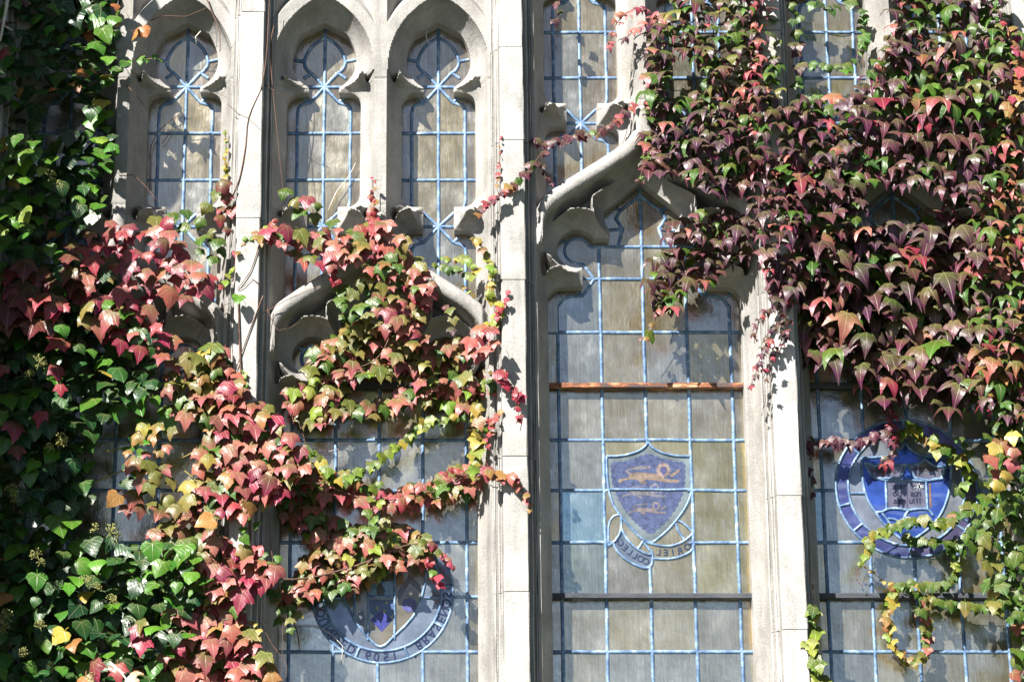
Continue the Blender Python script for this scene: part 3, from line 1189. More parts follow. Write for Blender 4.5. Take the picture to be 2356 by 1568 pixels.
paint(t, 'painted_dome', [W(820, 1420), W(826, 1404), W(831, 1400), W(837, 1405), W(841, 1422), W(833, 1450)], (0.10, 0.12, 0.16), .0010)

# bay 3: lion shield on a ribbon
bx, bz = BAYS[2]
t = thing('leaded_window', 'tallest leaded window with blue lion shield and ribbon, under the ogee arch', 'leaded window', (bx, 0, ZBOT), 'tall leaded windows')
def Z3(cx_, cy_):       # position in the close-up of the shield (1232 px wide for 440 native px)
    k = 440 / 1232 / 1.73854
    return W(1369.0 + cx_ * k, 1000.8 + cy_ * k)
sh_top_l = [Z3(597, 75), Z3(560, 130), Z3(480, 185), Z3(370, 220), Z3(250, 235), Z3(128, 235)]
sh_top_r = [Z3(597, 75), Z3(640, 140), Z3(720, 190), Z3(830, 222), Z3(950, 235), Z3(1075, 235)]
sh_l = [Z3(128, 235), Z3(130, 420), Z3(150, 600), Z3(185, 720), Z3(240, 830), Z3(320, 940), Z3(420, 1060), Z3(530, 1160), Z3(640, 1205)]
sh_r = [Z3(1075, 235), Z3(1085, 420), Z3(1082, 600), Z3(1050, 720), Z3(990, 840), Z3(920, 940), Z3(830, 1050), Z3(730, 1140), Z3(640, 1205)]
def sm(pl, st=.012):
    return [tuple(p) for p in smooth_line([Vector(p) for p in pl], st)]
sh_top_l, sh_top_r, sh_l, sh_r = sm(sh_top_l), sm(sh_top_r), sm(sh_l), sm(sh_r)
shield_poly = sh_top_l[::-1] + sh_top_r[1:] + sh_r[1:] + sh_l[::-1][1:]
rib1 = sm([Z3(275, 890), Z3(215, 905), Z3(165, 965), Z3(150, 1030), Z3(150, 1240), Z3(200, 1205), Z3(260, 1140), Z3(295, 1040), Z3(290, 915)])      # date tag
rib2o = sm([Z3(200, 1205), Z3(245, 1290), Z3(340, 1385), Z3(450, 1450), Z3(540, 1485), Z3(610, 1485), Z3(638, 1440), Z3(645, 1330), Z3(600, 1270), Z3(545, 1200)])
rib2i = sm([Z3(295, 1040), Z3(335, 1130), Z3(410, 1220), Z3(500, 1290), Z3(600, 1335), Z3(645, 1330)])
rib3i = sm([Z3(560, 1195), Z3(640, 1215), Z3(740, 1235), Z3(860, 1235), Z3(980, 1190), Z3(1075, 1120), Z3(1095, 1090)])
rib3o = sm([Z3(648, 1380), Z3(780, 1385), Z3(900, 1375), Z3(1000, 1340), Z3(1080, 1290), Z3(1105, 1240)])
tag1 = [Z3(905, 985), Z3(930, 1060), Z3(1000, 1165)]
tag2 = sm([Z3(930, 955), Z3(1000, 990), Z3(1095, 1085)])
tag3 = [Z3(545, 1180), Z3(485, 1270)]
ribline = [rib1, rib2o, rib2i, rib3i, rib3o, tag1, tag2, tag3]
hole3 = in_poly(shield_poly)
hole3b = in_poly([Z3(200, 1195), Z3(300, 1035), Z3(640, 1200), Z3(1090, 1080), Z3(1105, 1240), Z3(1000, 1340), Z3(780, 1385), Z3(648, 1380), Z3(600, 1485), Z3(450, 1450), Z3(245, 1290)])
bo, li = big_lines(bx, bz, [lambda p: hole3(p) and abs(p[0] - (bx + .167)) > .02 and abs(p[0] - (bx - .167)) > .02, lambda p: hole3b(p) and abs(abs(p[0] - bx) - .167) > .02])
extra = [sh_top_l, sh_top_r, sh_l, sh_r, [Z3(155, 608), Z3(1080, 608)]] + ribline
in_r1, in_r2 = in_poly(rib1), in_poly(rib2i + rib2o[::-1])
in_r3 = in_poly(rib3i + rib3o[::-1])
def special3(cen, c):
    if hole3(c):
        return (0.20, 0.235, 0.235), M['stained']
    if in_r1(c):
        return (0.07, 0.07, 0.10), M['stained']
    if in_r2(c) or in_r3(c):
        return (0.155, 0.19, 0.24), M['stained']
    x, z = c
    # one clear blue pane left of the shield
    if W(1291, 1127)[1] > z > W(1291, 1247)[1] and -0.334 < x - bx < -0.167:
        return (0.11, 0.23, 0.31), M['glass']
    if W(1291, 1247)[1] > z > W(1291, 1372)[1] and -0.334 < x - bx < -0.167:
        return (0.12, 0.17, 0.175), M['glass']
    if W(1291, 764)[1] < z < W(1291, 642)[1] and -0.334 < x - bx < -0.167:
        return (0.15, 0.185, 0.21), M['glass']
    if -0.167 < x - bx < 0.167 and z > W(1400, 1247)[1] and z < W(1400, 1015)[1]:
        return (0.24, 0.215, 0.115), M['glass']
    if x - bx > 0.167 and W(1400, 1010)[1] > z > W(1400, 1372)[1]:
        return (0.20, 0.185, 0.10), M['glass']
    return None
MED[t.name] = glaze(t, bo, li, grid_colour(bx, special3), extra)
rb = saddle_bar(t, bx, -0.138, M['rust'])
rb['label'] = 'rusty orange iron bar'
saddle_bar(t, bx, -0.956, M['iron'])
# scalloped blue field
fo = [(195, 310), (380, 295), (480, 250), (600, 215), (735, 262), (880, 300), (995, 310), (1000, 430), (995, 560), (960, 690), (900, 810), (790, 960), (690, 1050), (625, 1100), (560, 1055), (440, 950), (340, 830), (265, 690), (210, 560), (190, 430)]
fld = []
for (x0, y0), (x1, y1) in zip(fo, fo[1:] + fo[:1]):
    L_ = math.hypot(x1 - x0, y1 - y0)
    k = max(1, round(L_ / 62))
    nx_, ny_ = (y1 - y0) / L_, -(x1 - x0) / L_
    for s in range(k):
        for q in range(5):
            f = q / 5
            bulge = 17 * math.sin(math.pi * f)
            a = (s + f) / k
            fld.append(Z3(x0 + (x1 - x0) * a + nx_ * bulge, y0 + (y1 - y0) * a + ny_ * bulge))
paint(t, 'painted_field', fld, (0.055, 0.07, 0.14), .0008)
def lion(ox, oy, k, col):
    """walking lion with face turned to us, tail over its back"""
    def T(pl):
        return [Z3(ox + x * k, oy + y * k) for x, y in pl]
    body = [(120, 160), (150, 110), (230, 100), (330, 105), (430, 115), (470, 100), (520, 130), (530, 170), (600, 178), (690, 182), (700, 200), (680, 215), (560, 212), (470, 200), (420, 190), (340, 180), (300, 190), (330, 210), (330, 228), (270, 225), (240, 190), (170, 175), (80, 190), (40, 215), (10, 205), (30, 175)]
    paint(t, 'painted_lion', T(body), col, .0012)
    mane = []
    for q in range(36):
        r_ = 88 if q % 2 else 66
        mane.append((520 + r_ * math.cos(q * math.pi / 18), 75 + r_ * 1.05 * math.sin(q * math.pi / 18)))
    paint(t, 'painted_mane', T(mane), (col[0] * 1.15, col[1] * 1.2, col[2] * 1.3), .0014)
    paint(t, 'painted_face', T([(482, 55), (500, 40), (545, 40), (560, 55), (556, 92), (522, 138), (488, 92)]), (0.06, 0.06, 0.15), .0017)
    paint(t, 'painted_paw', T([(590, 130), (660, 85), (690, 60), (705, 75), (695, 100), (610, 155)]), col, .0012)
    tail = [(130, 120), (90, 90), (150, 55), (260, 30), (370, 32), (380, 50), (300, 62), (180, 70), (180, 60), (290, 50), (360, 44), (350, 40), (260, 42), (150, 68), (110, 92), (150, 112)]
    paint(t, 'painted_tail', T(tail), (col[0] * 1.1, col[1] * 1.2, col[2] * 1.4), .0013)
lion(245, 315, 1.0, (0.165, 0.125, 0.10))
lion(290, 540, 0.72, (0.12, 0.115, 0.135))
lion(360, 745, 0.62, (0.13, 0.11, 0.115))
c2 = (0.025, 0.035, 0.075)
letters(t, [(ch, *Z3(x, y), 0.030, R(a)) for ch, x, y, a in (('1', 232, 985, -68), ('3', 222, 1035, -66), ('2', 200, 1085, -64), ('6', 182, 1125, -62))], (0.30, 0.26, 0.2))
letters(t, [(ch, *Z3(x, y), 0.036, R(a)) for ch, x, y, a in (('C', 575, 1410, -14), ('O', 510, 1380, -22), ('L', 448, 1345, -30), ('L', 392, 1305, -36), ('E', 338, 1258, -44), ('G', 286, 1200, -52))] +
        [(ch, *Z3(x, y), 0.036, R(a)) for ch, x, y, a in (('O', 1035, 1245, 28), ('R', 950, 1292, 20), ('I', 872, 1308, 8), ('E', 795, 1310, 0), ('L', 715, 1308, -4))], c2)

# bay 4: blue roundel with open book and crowns
bx, bz = BAYS[3]
t = thing('leaded_window', 'tall leaded window with blue roundel of book and crowns, behind leaves at lower right', 'leaded window', (bx, 0, ZBOT), 'tall leaded windows')
def Z4(cx_, cy_):
    k = 600 / 1809 / 1.73854
    return W(1898.1 + cx_ * k, 1000.8 + cy_ * k)
mcx, mcz = Z4(985, 640)
MR, MI = 0.270, 0.222
bo, li = big_lines(bx, bz, [lambda p: math.hypot(p[0] - mcx, p[1] - mcz) < MR])
SHL = sm([Z4(440, 265), Z4(440, 420), Z4(470, 640), Z4(530, 800), Z4(620, 940), Z4(730, 1090), Z4(880, 1220), Z4(985, 1290)])
SHR = sm([Z4(1520, 265), Z4(1525, 420), Z4(1500, 640), Z4(1460, 800), Z4(1390, 960), Z4(1270, 1110), Z4(1110, 1230), Z4(985, 1290)])
STL = sm([Z4(965, 70), Z4(930, 150), Z4(840, 220), Z4(700, 260), Z4(560, 268), Z4(440, 265)])
STR = sm([Z4(965, 70), Z4(1020, 160), Z4(1120, 225), Z4(1250, 262), Z4(1380, 270), Z4(1520, 265)])
shp = STL[::-1] + STR[1:] + SHR + SHL[::-1]
in4 = in_poly(shp)
crown_l = [Z4(470, 340), Z4(560, 490), Z4(620, 520), Z4(890, 525), Z4(930, 480), Z4(975, 355)]
crown_lt = sm([Z4(470, 340), Z4(540, 345), Z4(600, 378), Z4(660, 350), Z4(720, 290), Z4(780, 350), Z4(870, 355), Z4(975, 355)])
crown_r = [Z4(985, 355), Z4(1030, 420), Z4(1080, 510), Z4(1250, 545), Z4(1400, 525), Z4(1440, 420), Z4(1460, 380)]
crown_rt = sm([Z4(985, 355), Z4(1070, 350), Z4(1160, 340), Z4(1200, 290), Z4(1260, 330), Z4(1340, 375), Z4(1460, 380)])
book_b = sm([Z4(620, 925), Z4(690, 920), Z4(760, 885), Z4(900, 885), Z4(1005, 905), Z4(1090, 890), Z4(1240, 890), Z4(1300, 965)])
book_t = sm([Z4(560, 490), Z4(640, 520), Z4(730, 548), Z4(960, 540), Z4(1220, 550), Z4(1330, 525), Z4(1420, 520)])
low = sm([Z4(690, 935), Z4(740, 1000), Z4(800, 1090)])
low2 = sm([Z4(1005, 910), Z4(960, 985), Z4(1050, 1010), Z4(1100, 1100)])
med = [arc(mcx, mcz, MR, 0, 360, 72), arc(mcx, mcz, MI, 0, 360, 64), SHL, SHR, STL, STR, crown_l, crown_lt, crown_r, crown_rt, book_t, book_b,
       [Z4(729, 538), Z4(748, 898)], [Z4(1221, 540), Z4(1240, 898)], low, low2,
       [Z4(310, 700), Z4(480, 700)], [Z4(1510, 700), Z4(1690, 700)], sm([Z4(760, 1000), Z4(830, 1010), Z4(890, 1035), Z4(960, 1000)])]
for a in (-90, -38, 38, 142, 218, 90, 195, 330):
    med.append([(mcx + MI * math.cos(R(a)), mcz + MI * math.sin(R(a))), (mcx + MR * math.cos(R(a)), mcz + MR * math.sin(R(a)))])
in_book = in_poly([Z4(735, 552), Z4(1222, 552), Z4(1238, 888), Z4(748, 885)])
in_cl, in_cr = in_poly(crown_lt + crown_l[::-1]), in_poly(crown_rt + crown_r[::-1])
def special4(cen, c):
    r = math.hypot(c[0] - mcx, c[1] - mcz)
    if r > MR:
        if c[0] < mcx - .15 and abs(c[1] - Z4(0, 950)[1]) < .12:
            return (0.11, 0.19, 0.235), M['glass']
        return None
    if r > MI:
        return rng.choice([(0.09, 0.085, 0.19), (0.06, 0.07, 0.20), (0.10, 0.09, 0.19)]), M['stained']
    if in_book(c):
        return (0.16, 0.155, 0.21), M['stained']
    if in_cl(c) or in_cr(c):
        return (0.155, 0.15, 0.195), M['stained']
    if in4(c):
        return rng.choice([(0.03, 0.075, 0.33), (0.04, 0.09, 0.36), (0.028, 0.065, 0.30)]), M['stained']
    return rng.choice([(0.22, 0.245, 0.29), (0.20, 0.215, 0.255)]), M['stained']
MED[t.name] = glaze(t, bo, li, grid_colour(bx, special4), med)
saddle_bar(t, bx, -0.138, M['iron'])
saddle_bar(t, bx, -0.956, M['iron'])
def line_text(txt, cx_, cy_, size, step):
    n = len(txt)
    return [(ch, *Z4(cx_ + (n - 1) / 2 * step - k * step, cy_), size, 0) for k, ch in enumerate(txt)]
letters(t, line_text('Domi', 1110, 610, .034, 40) + line_text('nus', 1090, 695, .034, 42) + line_text('illu', 1090, 785, .034, 36) +
        line_text('mina', 890, 610, .034, 40) + line_text('tio', 880, 695, .034, 38) + line_text('mea', 890, 785, .034, 44), (0.02, 0.02, 0.045))
paint(t, 'painted_page_edge', [Z4(985, 560), Z4(992, 560), Z4(996, 880), Z4(989, 880)], (0.03, 0.03, 0.05), .0012)
paint(t, 'painted_clasp', [Z4(1250, 580), Z4(1275, 580), Z4(1285, 870), Z4(1262, 870)], (0.16, 0.10, 0.05), .0012)
for k in range(5):
    x, z = Z4(1090 + k * 65, 400 + 6 * (k % 2))
    paint(t, 'painted_jewel', ngon(x, z, .010, .010, 12), (0.05, 0.045, 0.06), .0012)
    x, z = Z4(560 + k * 70, 430)
    paint(t, 'painted_jewel', ngon(x, z, .010, .010, 12), (0.05, 0.045, 0.06), .0012)
hx, hz = Z4(1137, 618)
star = []
for k in range(20):
    r_ = (rng.uniform(.018, .034) if k % 2 else .004)
    star.append((hx + r_ * math.cos(k * math.pi / 10), hz + r_ * .75 * math.sin(k * math.pi / 10)))
paint(t, 'crack_star', star, (0.6, 0.62, 0.66), .0018)
paint(t, 'stone_chip_hole', ngon(hx, hz, .004, .007, 10), (0.004, 0.004, 0.004), .0022)

# ------------------------------------------------------------------ leaves
def leaf_mesh(name, half, ribs, kappa, fold, wave, seed, mat, petiole=0.45):
    """one leaf: stalk end at the origin, tip along +y, upper side +z; domed by kappa, folded along the midrib"""
    r = random.Random(seed)
    out = [(x * (1 + r.uniform(-.05, .05)), y + r.uniform(-.02, .02)) for x, y in half]
    left = [(-x * (1 + r.uniform(-.06, .06)), y + r.uniform(-.02, .02)) for x, y in half[1:-1]][::-1]
    out[0] = half[0]
    pts = out + left
    n = len(pts)
    inner = []
    for x, y in ribs:
        inner.append((x, y))
        if x > 0:
            inner.append((-x, y))
    vs = [Vector(p) for p in pts + inner]
    ov, oe, of, *_ = delaunay_2d_cdt(vs, [(i, (i + 1) % n) for i in range(n)], [], 1, 1e-6)
    co, uv = [], []
    for v in ov:
        x, y = v.x, v.y
        uv.append((x, y))
        cy = 0.12
        rad = math.hypot(x, y - cy)
        ang = math.atan2(y - cy, x)
        k = kappa * (1 + .25 * math.sin(ang * 3 + seed))
        rp = math.sin(k * rad) / k
        z = -(1 - math.cos(k * rad)) / k
        z += fold * abs(x) * (0.6 + .6 * y) + wave * math.sin(ang * 5 + seed * 1.7) * rad
        co.append((math.cos(ang) * rp, cy + math.sin(ang) * rp, z))
    fs = []
    for f in of:
        a, b, c = (Vector(ov[i]) for i in f[:3])
        f = list(f)
        if (b - a).cross(c - a) < 0:
            f.reverse()
        fs.append(f)
    # stalk
    st = len(co)
    o0 = co[0]
    for q, (yy, zz) in enumerate(((0.0, 0.0), (-petiole * .5, -.05), (-petiole, -.2))):
        for s in (-.016, .016):
            co.append((s, yy + o0[1], zz + .004))
            uv.append((s * .1, yy))
    fs += [(st, st + 1, st + 3, st + 2), (st + 2, st + 3, st + 5, st + 4)]
    me = mesh(name, co, fs, True)
    ul = me.uv_layers.new(name='leaf')
    for lp in me.loops:
        ul.data[lp.index].uv = uv[lp.vertex_index]
    me.materials.append(mat)
    return me

CREEPER = [(0, 0), (.07, -.09), (.19, -.16), (.31, -.10), (.36, .02), (.44, .06), (.47, .19), (.55, .27), (.66, .50), (.50, .49), (.40, .55), (.29, .55), (.28, .66), (.21, .76), (.17, .88), (.08, .98), (0, 1.16)]
CRIB = [(0, .28), (0, .55), (0, .82), (.20, .20), (.40, .34), (.14, .48)]
CLAW = [(0, 0), (.06, -.08), (.18, -.14), (.30, -.08), (.40, .04), (.50, .16), (.62, .30), (.80, .64), (.60, .52), (.44, .45), (.26, .42), (.25, .58), (.19, .74), (.12, .94), (0, 1.28)]
YOUNG = [(0, 0), (.08, -.10), (.22, -.15), (.34, -.06), (.42, .08), (.51, .20), (.60, .42), (.45, .44), (.34, .50), (.29, .62), (.22, .76), (.10, .90), (0, 1.06)]
YRIB = [(0, .25), (0, .55), (.2, .2), (.22, .45)]
IVY = [(0, 0), (.10, -.10), (.26, -.14), (.42, -.06), (.52, .12), (.54, .26), (.44, .38), (.38, .50), (.28, .66), (.16, .82), (0, .98)]
IRIB = [(0, .25), (0, .55), (.25, .12), (.25, .4)]
LEAF = {'flat': [], 'claw': [], 'young': [], 'ivy': []}
for k in range(5):
    LEAF['flat'].append(leaf_mesh('leaf', CREEPER, CRIB, (.55, .8, 1.0, .65, 1.2)[k], (.10, -.05, .12, .2, .05)[k], .05, 3 + k, M['leaf']))
    LEAF['claw'].append(leaf_mesh('leaf', CLAW, CRIB, (.9, 1.15, 1.4, 1.05, 1.3)[k], (-.10, .02, .05, .12, -.15)[k], .07, 13 + k, M['leaf']))
    LEAF['young'].append(leaf_mesh('leaf', YOUNG, YRIB, (.6, .9, 1.2, .8, 1.4)[k], (.12, .0, .18, .25, .05)[k], .05, 23 + k, M['leaf']))
    LEAF['ivy'].append(leaf_mesh('leaf', IVY, IRIB, (.35, .6, .9, .5, 1.0)[k], (.12, .18, .05, .3, .0)[k], .05, 33 + k, M['ivy_leaf']))
LDATA = {}
for kk, lst in LEAF.items():
    for me in lst:
        nv = len(me.vertices)
        co = np.empty(nv * 3); me.vertices.foreach_get('co', co)
        fs = [tuple(p.vertices) for p in me.polygons]
        uvs = np.array([tuple(d.uv) for d in me.uv_layers[0].data])
        LDATA[me.name] = (co.reshape(-1, 3), fs, uvs)

PAL = {
    'crimson': [(.29, .018, .060), (.33, .028, .075), (.23, .017, .060), (.33, .03, .055)],
    'maroon': [(.13, .018, .028), (.17, .025, .035), (.11, .02, .03)],
    'pink': [(.42, .10, .115), (.46, .14, .13), (.37, .07, .10), (.43, .10, .09)],
    'orange': [(.36, .15, .05), (.34, .18, .06), (.30, .11, .045)],
    'olive': [(.19, .16, .04), (.24, .18, .05), (.15, .14, .03)],
    'green': [(.04, .12, .012), (.065, .15, .015), (.03, .10, .014)],
    'lime': [(.24, .32, .03), (.18, .30, .03), (.34, .36, .06)],
    'gold': [(.48, .36, .06), (.42, .28, .05)],
    'purple': [(.105, .016, .056), (.14, .022, .056), (.075, .016, .055), (.155, .034, .066), (.10, .026, .068)],
    'plum': [(.08, .018, .035), (.11, .025, .045), (.07, .02, .04)],
    'ivy': [(.014, .062, .018), (.018, .078, .020), (.026, .088, .018), (.012, .05, .018)],
    'ivylight': [(.06, .19, .016), (.09, .23, .02), (.045, .16, .018)],
    'dead': [(.34, .14, .045), (.28, .10, .03), (.40, .20, .06)],
    'rose': [(.36, .025, .055), (.30, .02, .04)],
}

class Vine:
    def __init__(self, name, label, base_px, cat='creeper'):
        x, z = P(base_px[0], base_px[1], 0)
        self.o = thing(name, label, cat, (x, -0.05, z), {'creeper': 'autumn creepers over the window', 'ivy': 'evergreen ivy at the left', 'bare_vine': 'bare twigs and stems'}[name])
        self.leaves, self.back, self.nstem = [], [], 0
    def stem(self, pts, r0, r1=None, mat=None, name='stem'):
        vs, fs = tube(smooth_line([Vector(p) for p in pts], .03), r0, r1, 5)
        b = self.o.location
        link(name, mesh(name, [Vector(v) - b for v in vs], fs, True), mat or M['bark'], self.o)

def orient(tilt, roll, yaw):
    t = Vector((0, -math.sin(tilt), -math.cos(tilt)))
    n = Vector((0, -math.cos(tilt), math.sin(tilt)))
    s = t.cross(n)
    m = Matrix((s, t, n)).transposed()
    return Matrix.Rotation(yaw, 3, 'Z') @ m @ Matrix.Rotation(roll, 3, 'Z')

def pick(pal):
    """pal: list of (weight, palette name, greenness towards the stalk)"""
    r = rng.random() * sum(p[0] for p in pal)
    for w, nm, g in pal:
        r -= w
        if r <= 0:
            break
    c = rng.choice(PAL[nm])
    k = rng.uniform(.8, 1.2) * .74
    return (min(1, c[0] * k), min(1, c[1] * k * rng.uniform(.9, 1.1)), min(1, c[2] * k)), min(1, max(0, g + rng.uniform(-.25, .25)))

def add_leaf(v, px, py, Y, size, pal, kind, tilt, roll=32, yaw=28, back=False):
    """size in photograph pixels"""
    x, z = P(px, py, Y)
    s = size / 600 * {'ivy': .93, 'young': .93, 'claw': .72}.get(kind, .63) * rng.choice((.75, .9, 1, 1, 1.12))
    m3 = orient(R(rng.uniform(*tilt)), R(rng.gauss(0, roll * .6)), R(rng.gauss(0, yaw * .6)))
    c = Vector((x, Y, z)) - m3 @ Vector((0, .45 * s, 0))
    col, g = pick(pal)
    rec = (rng.choice(LEAF[kind]), m3 * s, c, col, g, size)
    (v.back if back else v.leaves).append(rec)

def inside_px(poly):
    return in_poly(poly)

def scatter(v, poly, spacing, size, pal, Y, tilt, kind='flat', gaps=(), roll=32, yaw=28, back=False, keep=1.0, grow=None, inset=0):
    ins0 = inside_px(poly)
    ins = (lambda p: ins0(p) and all(ins0((p[0] + a, p[1] + b)) for a, b in ((inset, 0), (-inset, 0), (0, inset), (0, -inset)))) if inset else ins0
    gs = [inside_px(g) for g in gaps]
    if kind not in ('ivy', 'young'):
        spacing *= .64
    xs = [p[0] for p in poly]; ys = [p[1] for p in poly]
    pts = []
    tries = int((max(xs) - min(xs)) * (max(ys) - min(ys)) / spacing ** 2 * 9)
    cellsz = spacing
    grid = {}
    for _ in range(tries):
        p = (rng.uniform(min(xs), max(xs)), rng.uniform(min(ys), max(ys)))
        if not ins(p) or any(g(p) for g in gs):
            continue
        gx, gy = int(p[0] // cellsz), int(p[1] // cellsz)
        ok = True
        for a in (-1, 0, 1):
            for b in (-1, 0, 1):
                for q in grid.get((gx + a, gy + b), ()):
                    if (q[0] - p[0]) ** 2 + (q[1] - p[1]) ** 2 < spacing ** 2:
                        ok = False
        if ok:
            grid.setdefault((gx, gy), []).append(p)
            pts.append(p)
    for p in pts:
        if rng.random() > keep:
            continue
        pl = pal(p) if callable(pal) else pal
        sz = rng.uniform(*size) * (grow(p) if grow else 1)
        kd = kind
        if kind == 'claw':
            kd = rng.choice(('claw', 'claw', 'claw', 'flat', 'young'))
            sz *= .62 if kd == 'young' else 1
        add_leaf(v, p[0], p[1], rng.uniform(*Y), sz, pl, kd, tilt, roll, yaw, back)

def strand(v, pts, spacing, size, pal, width, Y, tilt=(15, 45), kind='young', stem=0.0022, roll=40, mat=None):
    """leaves in a row along a thin shoot; size runs from the first to the second value"""
    line = smooth_line([Vector(p) for p in pts], 4)
    L = [0]
    for a, b in zip(line[:-1], line[1:]):
        L.append(L[-1] + (b - a).length)
    tot = L[-1]
    n = max(2, int(tot / spacing))
    for k in range(n + 1):
        s = min(tot, max(0, tot * k / n + rng.uniform(-.3, .3) * spacing))
        i = min(len(line) - 2, max(0, next((q for q in range(len(L)) if L[q] >= s), 1) - 1))
        p = line[i]
        off = Vector((rng.uniform(-.5, .5), rng.uniform(-.5, .5))) * width
        f = k / n
        sz = (size[0] + (size[1] - size[0]) * f) * rng.uniform(.8, 1.15)
        add_leaf(v, p.x + off.x, p.y + off.y, rng.uniform(*Y), sz, pal(f) if callable(pal) else pal, kind, tilt, roll, 35)
    if stem:
        v.stem([V3(p[0], p[1], max(Y) + .01) for p in pts], stem, stem * .6, mat)

def fill(v, poly, spacing, size, Y, cols=(('green', 1),), gaps=(), kind='flat'):
    pal = [(w, c, .6) for c, w in cols]
    scatter(v, poly, spacing, size, pal, Y, (5, 60), kind, gaps, 70, 60, True, inset=10)

def finish(v):
    b = v.o.location
    recs = sorted(v.leaves, key=lambda r: -r[5])
    for me, m3, c, col, g, s in recs[:300]:
        o = bpy.data.objects.new('leaf', me)
        COL.objects.link(o)
        o.parent = v.o
        m4 = m3.to_4x4()
        m4.translation = c - b
        o.matrix_local = m4
        o.color = (*col, g)
    rest = recs[300:] + v.back
    if rest:
        vs, fs, uvs, cols = [], [], [], []
        base = 0
        for me, m3, c, col, g, s in rest:
            co, f, uv = LDATA[me.name]
            w = co @ np.array(m3).T + np.array(c - b)
            vs.append(w)
            fs += [tuple(i + base for i in q) for q in f]
            uvs.append(uv)
            cols.append(np.tile((*col, g), (len(co), 1)))
            base += len(co)
        me = bpy.data.meshes.new('foliage')
        me.from_pydata(np.concatenate(vs).tolist(), [], fs)
        me.polygons.foreach_set('use_smooth', [True] * len(me.polygons))
        ul = me.uv_layers.new(name='leaf')
        ul.data.foreach_set('uv', np.concatenate(uvs).ravel())
        ca = me.color_attributes.new('leaf_colour', 'FLOAT_COLOR', 'POINT')
        ca.data.foreach_set('color', np.concatenate(cols).ravel())
        me.materials.append(M['leaf_mass'])
        link('foliage', me, None, v.o, kind='stuff')

# ---- evergreen ivy, upper left
IV = [(5, 'ivy', .15), (2.6, 'ivylight', .2), (.15, 'dead', 0)]
IVS = [(4, 'ivylight', .3), (2, 'ivy', .2), (.3, 'gold', .5)]
def ivy_pal(p):
    return IVS if (p[0] - 40) ** 2 / 90 ** 2 + (p[1] - 390) ** 2 / 80 ** 2 < 1 or p[0] > 205 else IV  # lighter greens where sun reaches the ivy, sunlight put into the colour
v = Vine('ivy', 'dark green evergreen ivy covering the upper left corner', (60, 560), 'ivy')
up = [(-60, -60), (265, -60), (262, 30), (285, 70), (262, 130), (245, 180), (232, 250), (266, 320), (262, 370), (215, 420), (232, 470), (200, 520), (120, 545), (-60, 590)]
gap_glass = [(85, 215), (185, 205), (205, 300), (150, 310), (140, 350), (100, 330), (80, 300)]
gap_left = [(-60, 250), (80, 240), (85, 310), (-60, 330)]
scatter(v, up, 25, (34, 52), ivy_pal, (-.19, -.05), (10, 65), 'ivy', [gap_glass, gap_left])
fill(v, up, 24, (40, 60), (-.05, .02), (('ivy', 3), ('green', .3)), [gap_glass], 'ivy')
strand(v, [(240, 190), (285, 150), (320, 138), (368, 134)], 16, (38, 14), [(1, 'ivylight', .3)], 14, (-.13, -.08), kind='ivy', mat=M['green_stem'])
for px, py in ((268, 14), (268, 54), (196, 170), (215, 162), (320, 78), (332, 72), (305, 82), (30, 205), (45, 215), (165, 190), (180, 205), (120, 205)):
    add_leaf(v, px, py, -.17, rng.uniform(22, 36), [(1, 'dead', 0)], 'ivy', (0, 60), 90, 60)
for tuft in ([(-10, 335), (60, 320), (120, 345), (110, 400), (40, 420), (-10, 410)], [(-10, 480), (50, 470), (70, 520), (30, 565), (-10, 560)], [(230, 300), (262, 310), (262, 365), (225, 370)]):
    scatter(v, tuft, 24, (36, 50), [(3, 'ivylight', .4), (1, 'lime', .6)], (-.46, -.3) if tuft[0][0] < 100 else (-.24, -.14), (15, 60), 'ivy')  # tufts set forward into the sun, greens brightened as a highlight
v_up = v
# ---- evergreen ivy, lower left
v = Vine('ivy', 'dark green evergreen ivy with flower umbels filling the lower left corner', (100, 1560), 'ivy')
low = [(-60, 600), (130, 560), (250, 640), (335, 735), (365, 810), (350, 890), (290, 940), (235, 990), (215, 1060), (200, 1150), (175, 1220), (230, 1250), (330, 1260), (420, 1280), (470, 1330), (460, 1420), (400, 1500), (390, 1630), (-60, 1630)]
gaps_low = [[(240, 1000), (300, 985), (330, 1010), (300, 1060), (290, 1180), (270, 1250), (190, 1240), (215, 1160)]]
scatter(v, low, 27, (36, 56), [(5, 'ivy', .15), (3, 'ivylight', .25), (.1, 'dead', 0), (.1, 'gold', .4)], (-.22, -.05), (10, 65), 'ivy', gaps_low)
fill(v, low, 25, (42, 62), (-.05, .03), (('ivy', 3),), gaps_low, 'ivy')
scatter(v, [(290, 880), (360, 860), (400, 980), (330, 1010)], 26, (28, 44), [(1, 'ivylight', .3)], (-.14, -.06), (10, 60), 'ivy')
scatter(v, [(290, 1000), (345, 1010), (320, 1080), (350, 1140), (280, 1120)], 24, (28, 42), [(2, 'ivylight', .2), (1, 'ivy', .2)], (-.12, -.04), (10, 60), 'ivy')
scatter(v, [(380, 1240), (450, 1260), (440, 1400), (330, 1420), (300, 1330)], 27, (34, 50), [(2, 'ivylight', .2), (1, 'ivy', .2)], (-.24, -.12), (10, 60), 'ivy')
for pl in ([(235, 1040), (330, 1022), (402, 1022)], [(385, 1055), (428, 1085), (462, 1112)], [(485, 1018), (425, 1050), (395, 1062)], [(200, 1120), (260, 1090), (330, 1070)]):
    v.stem([V3(x, y, -.03) for x, y in pl], .0035, .002, M['green_stem'])
for px, py in ((135, 1465), (165, 1480), (5, 1380), (260, 1150), (470, 1200)):
    add_leaf(v, px, py, -.2, 44, [(1, 'gold' if px == 135 else 'dead', 0)], 'ivy', (0, 50), 60, 50)
v_low = v
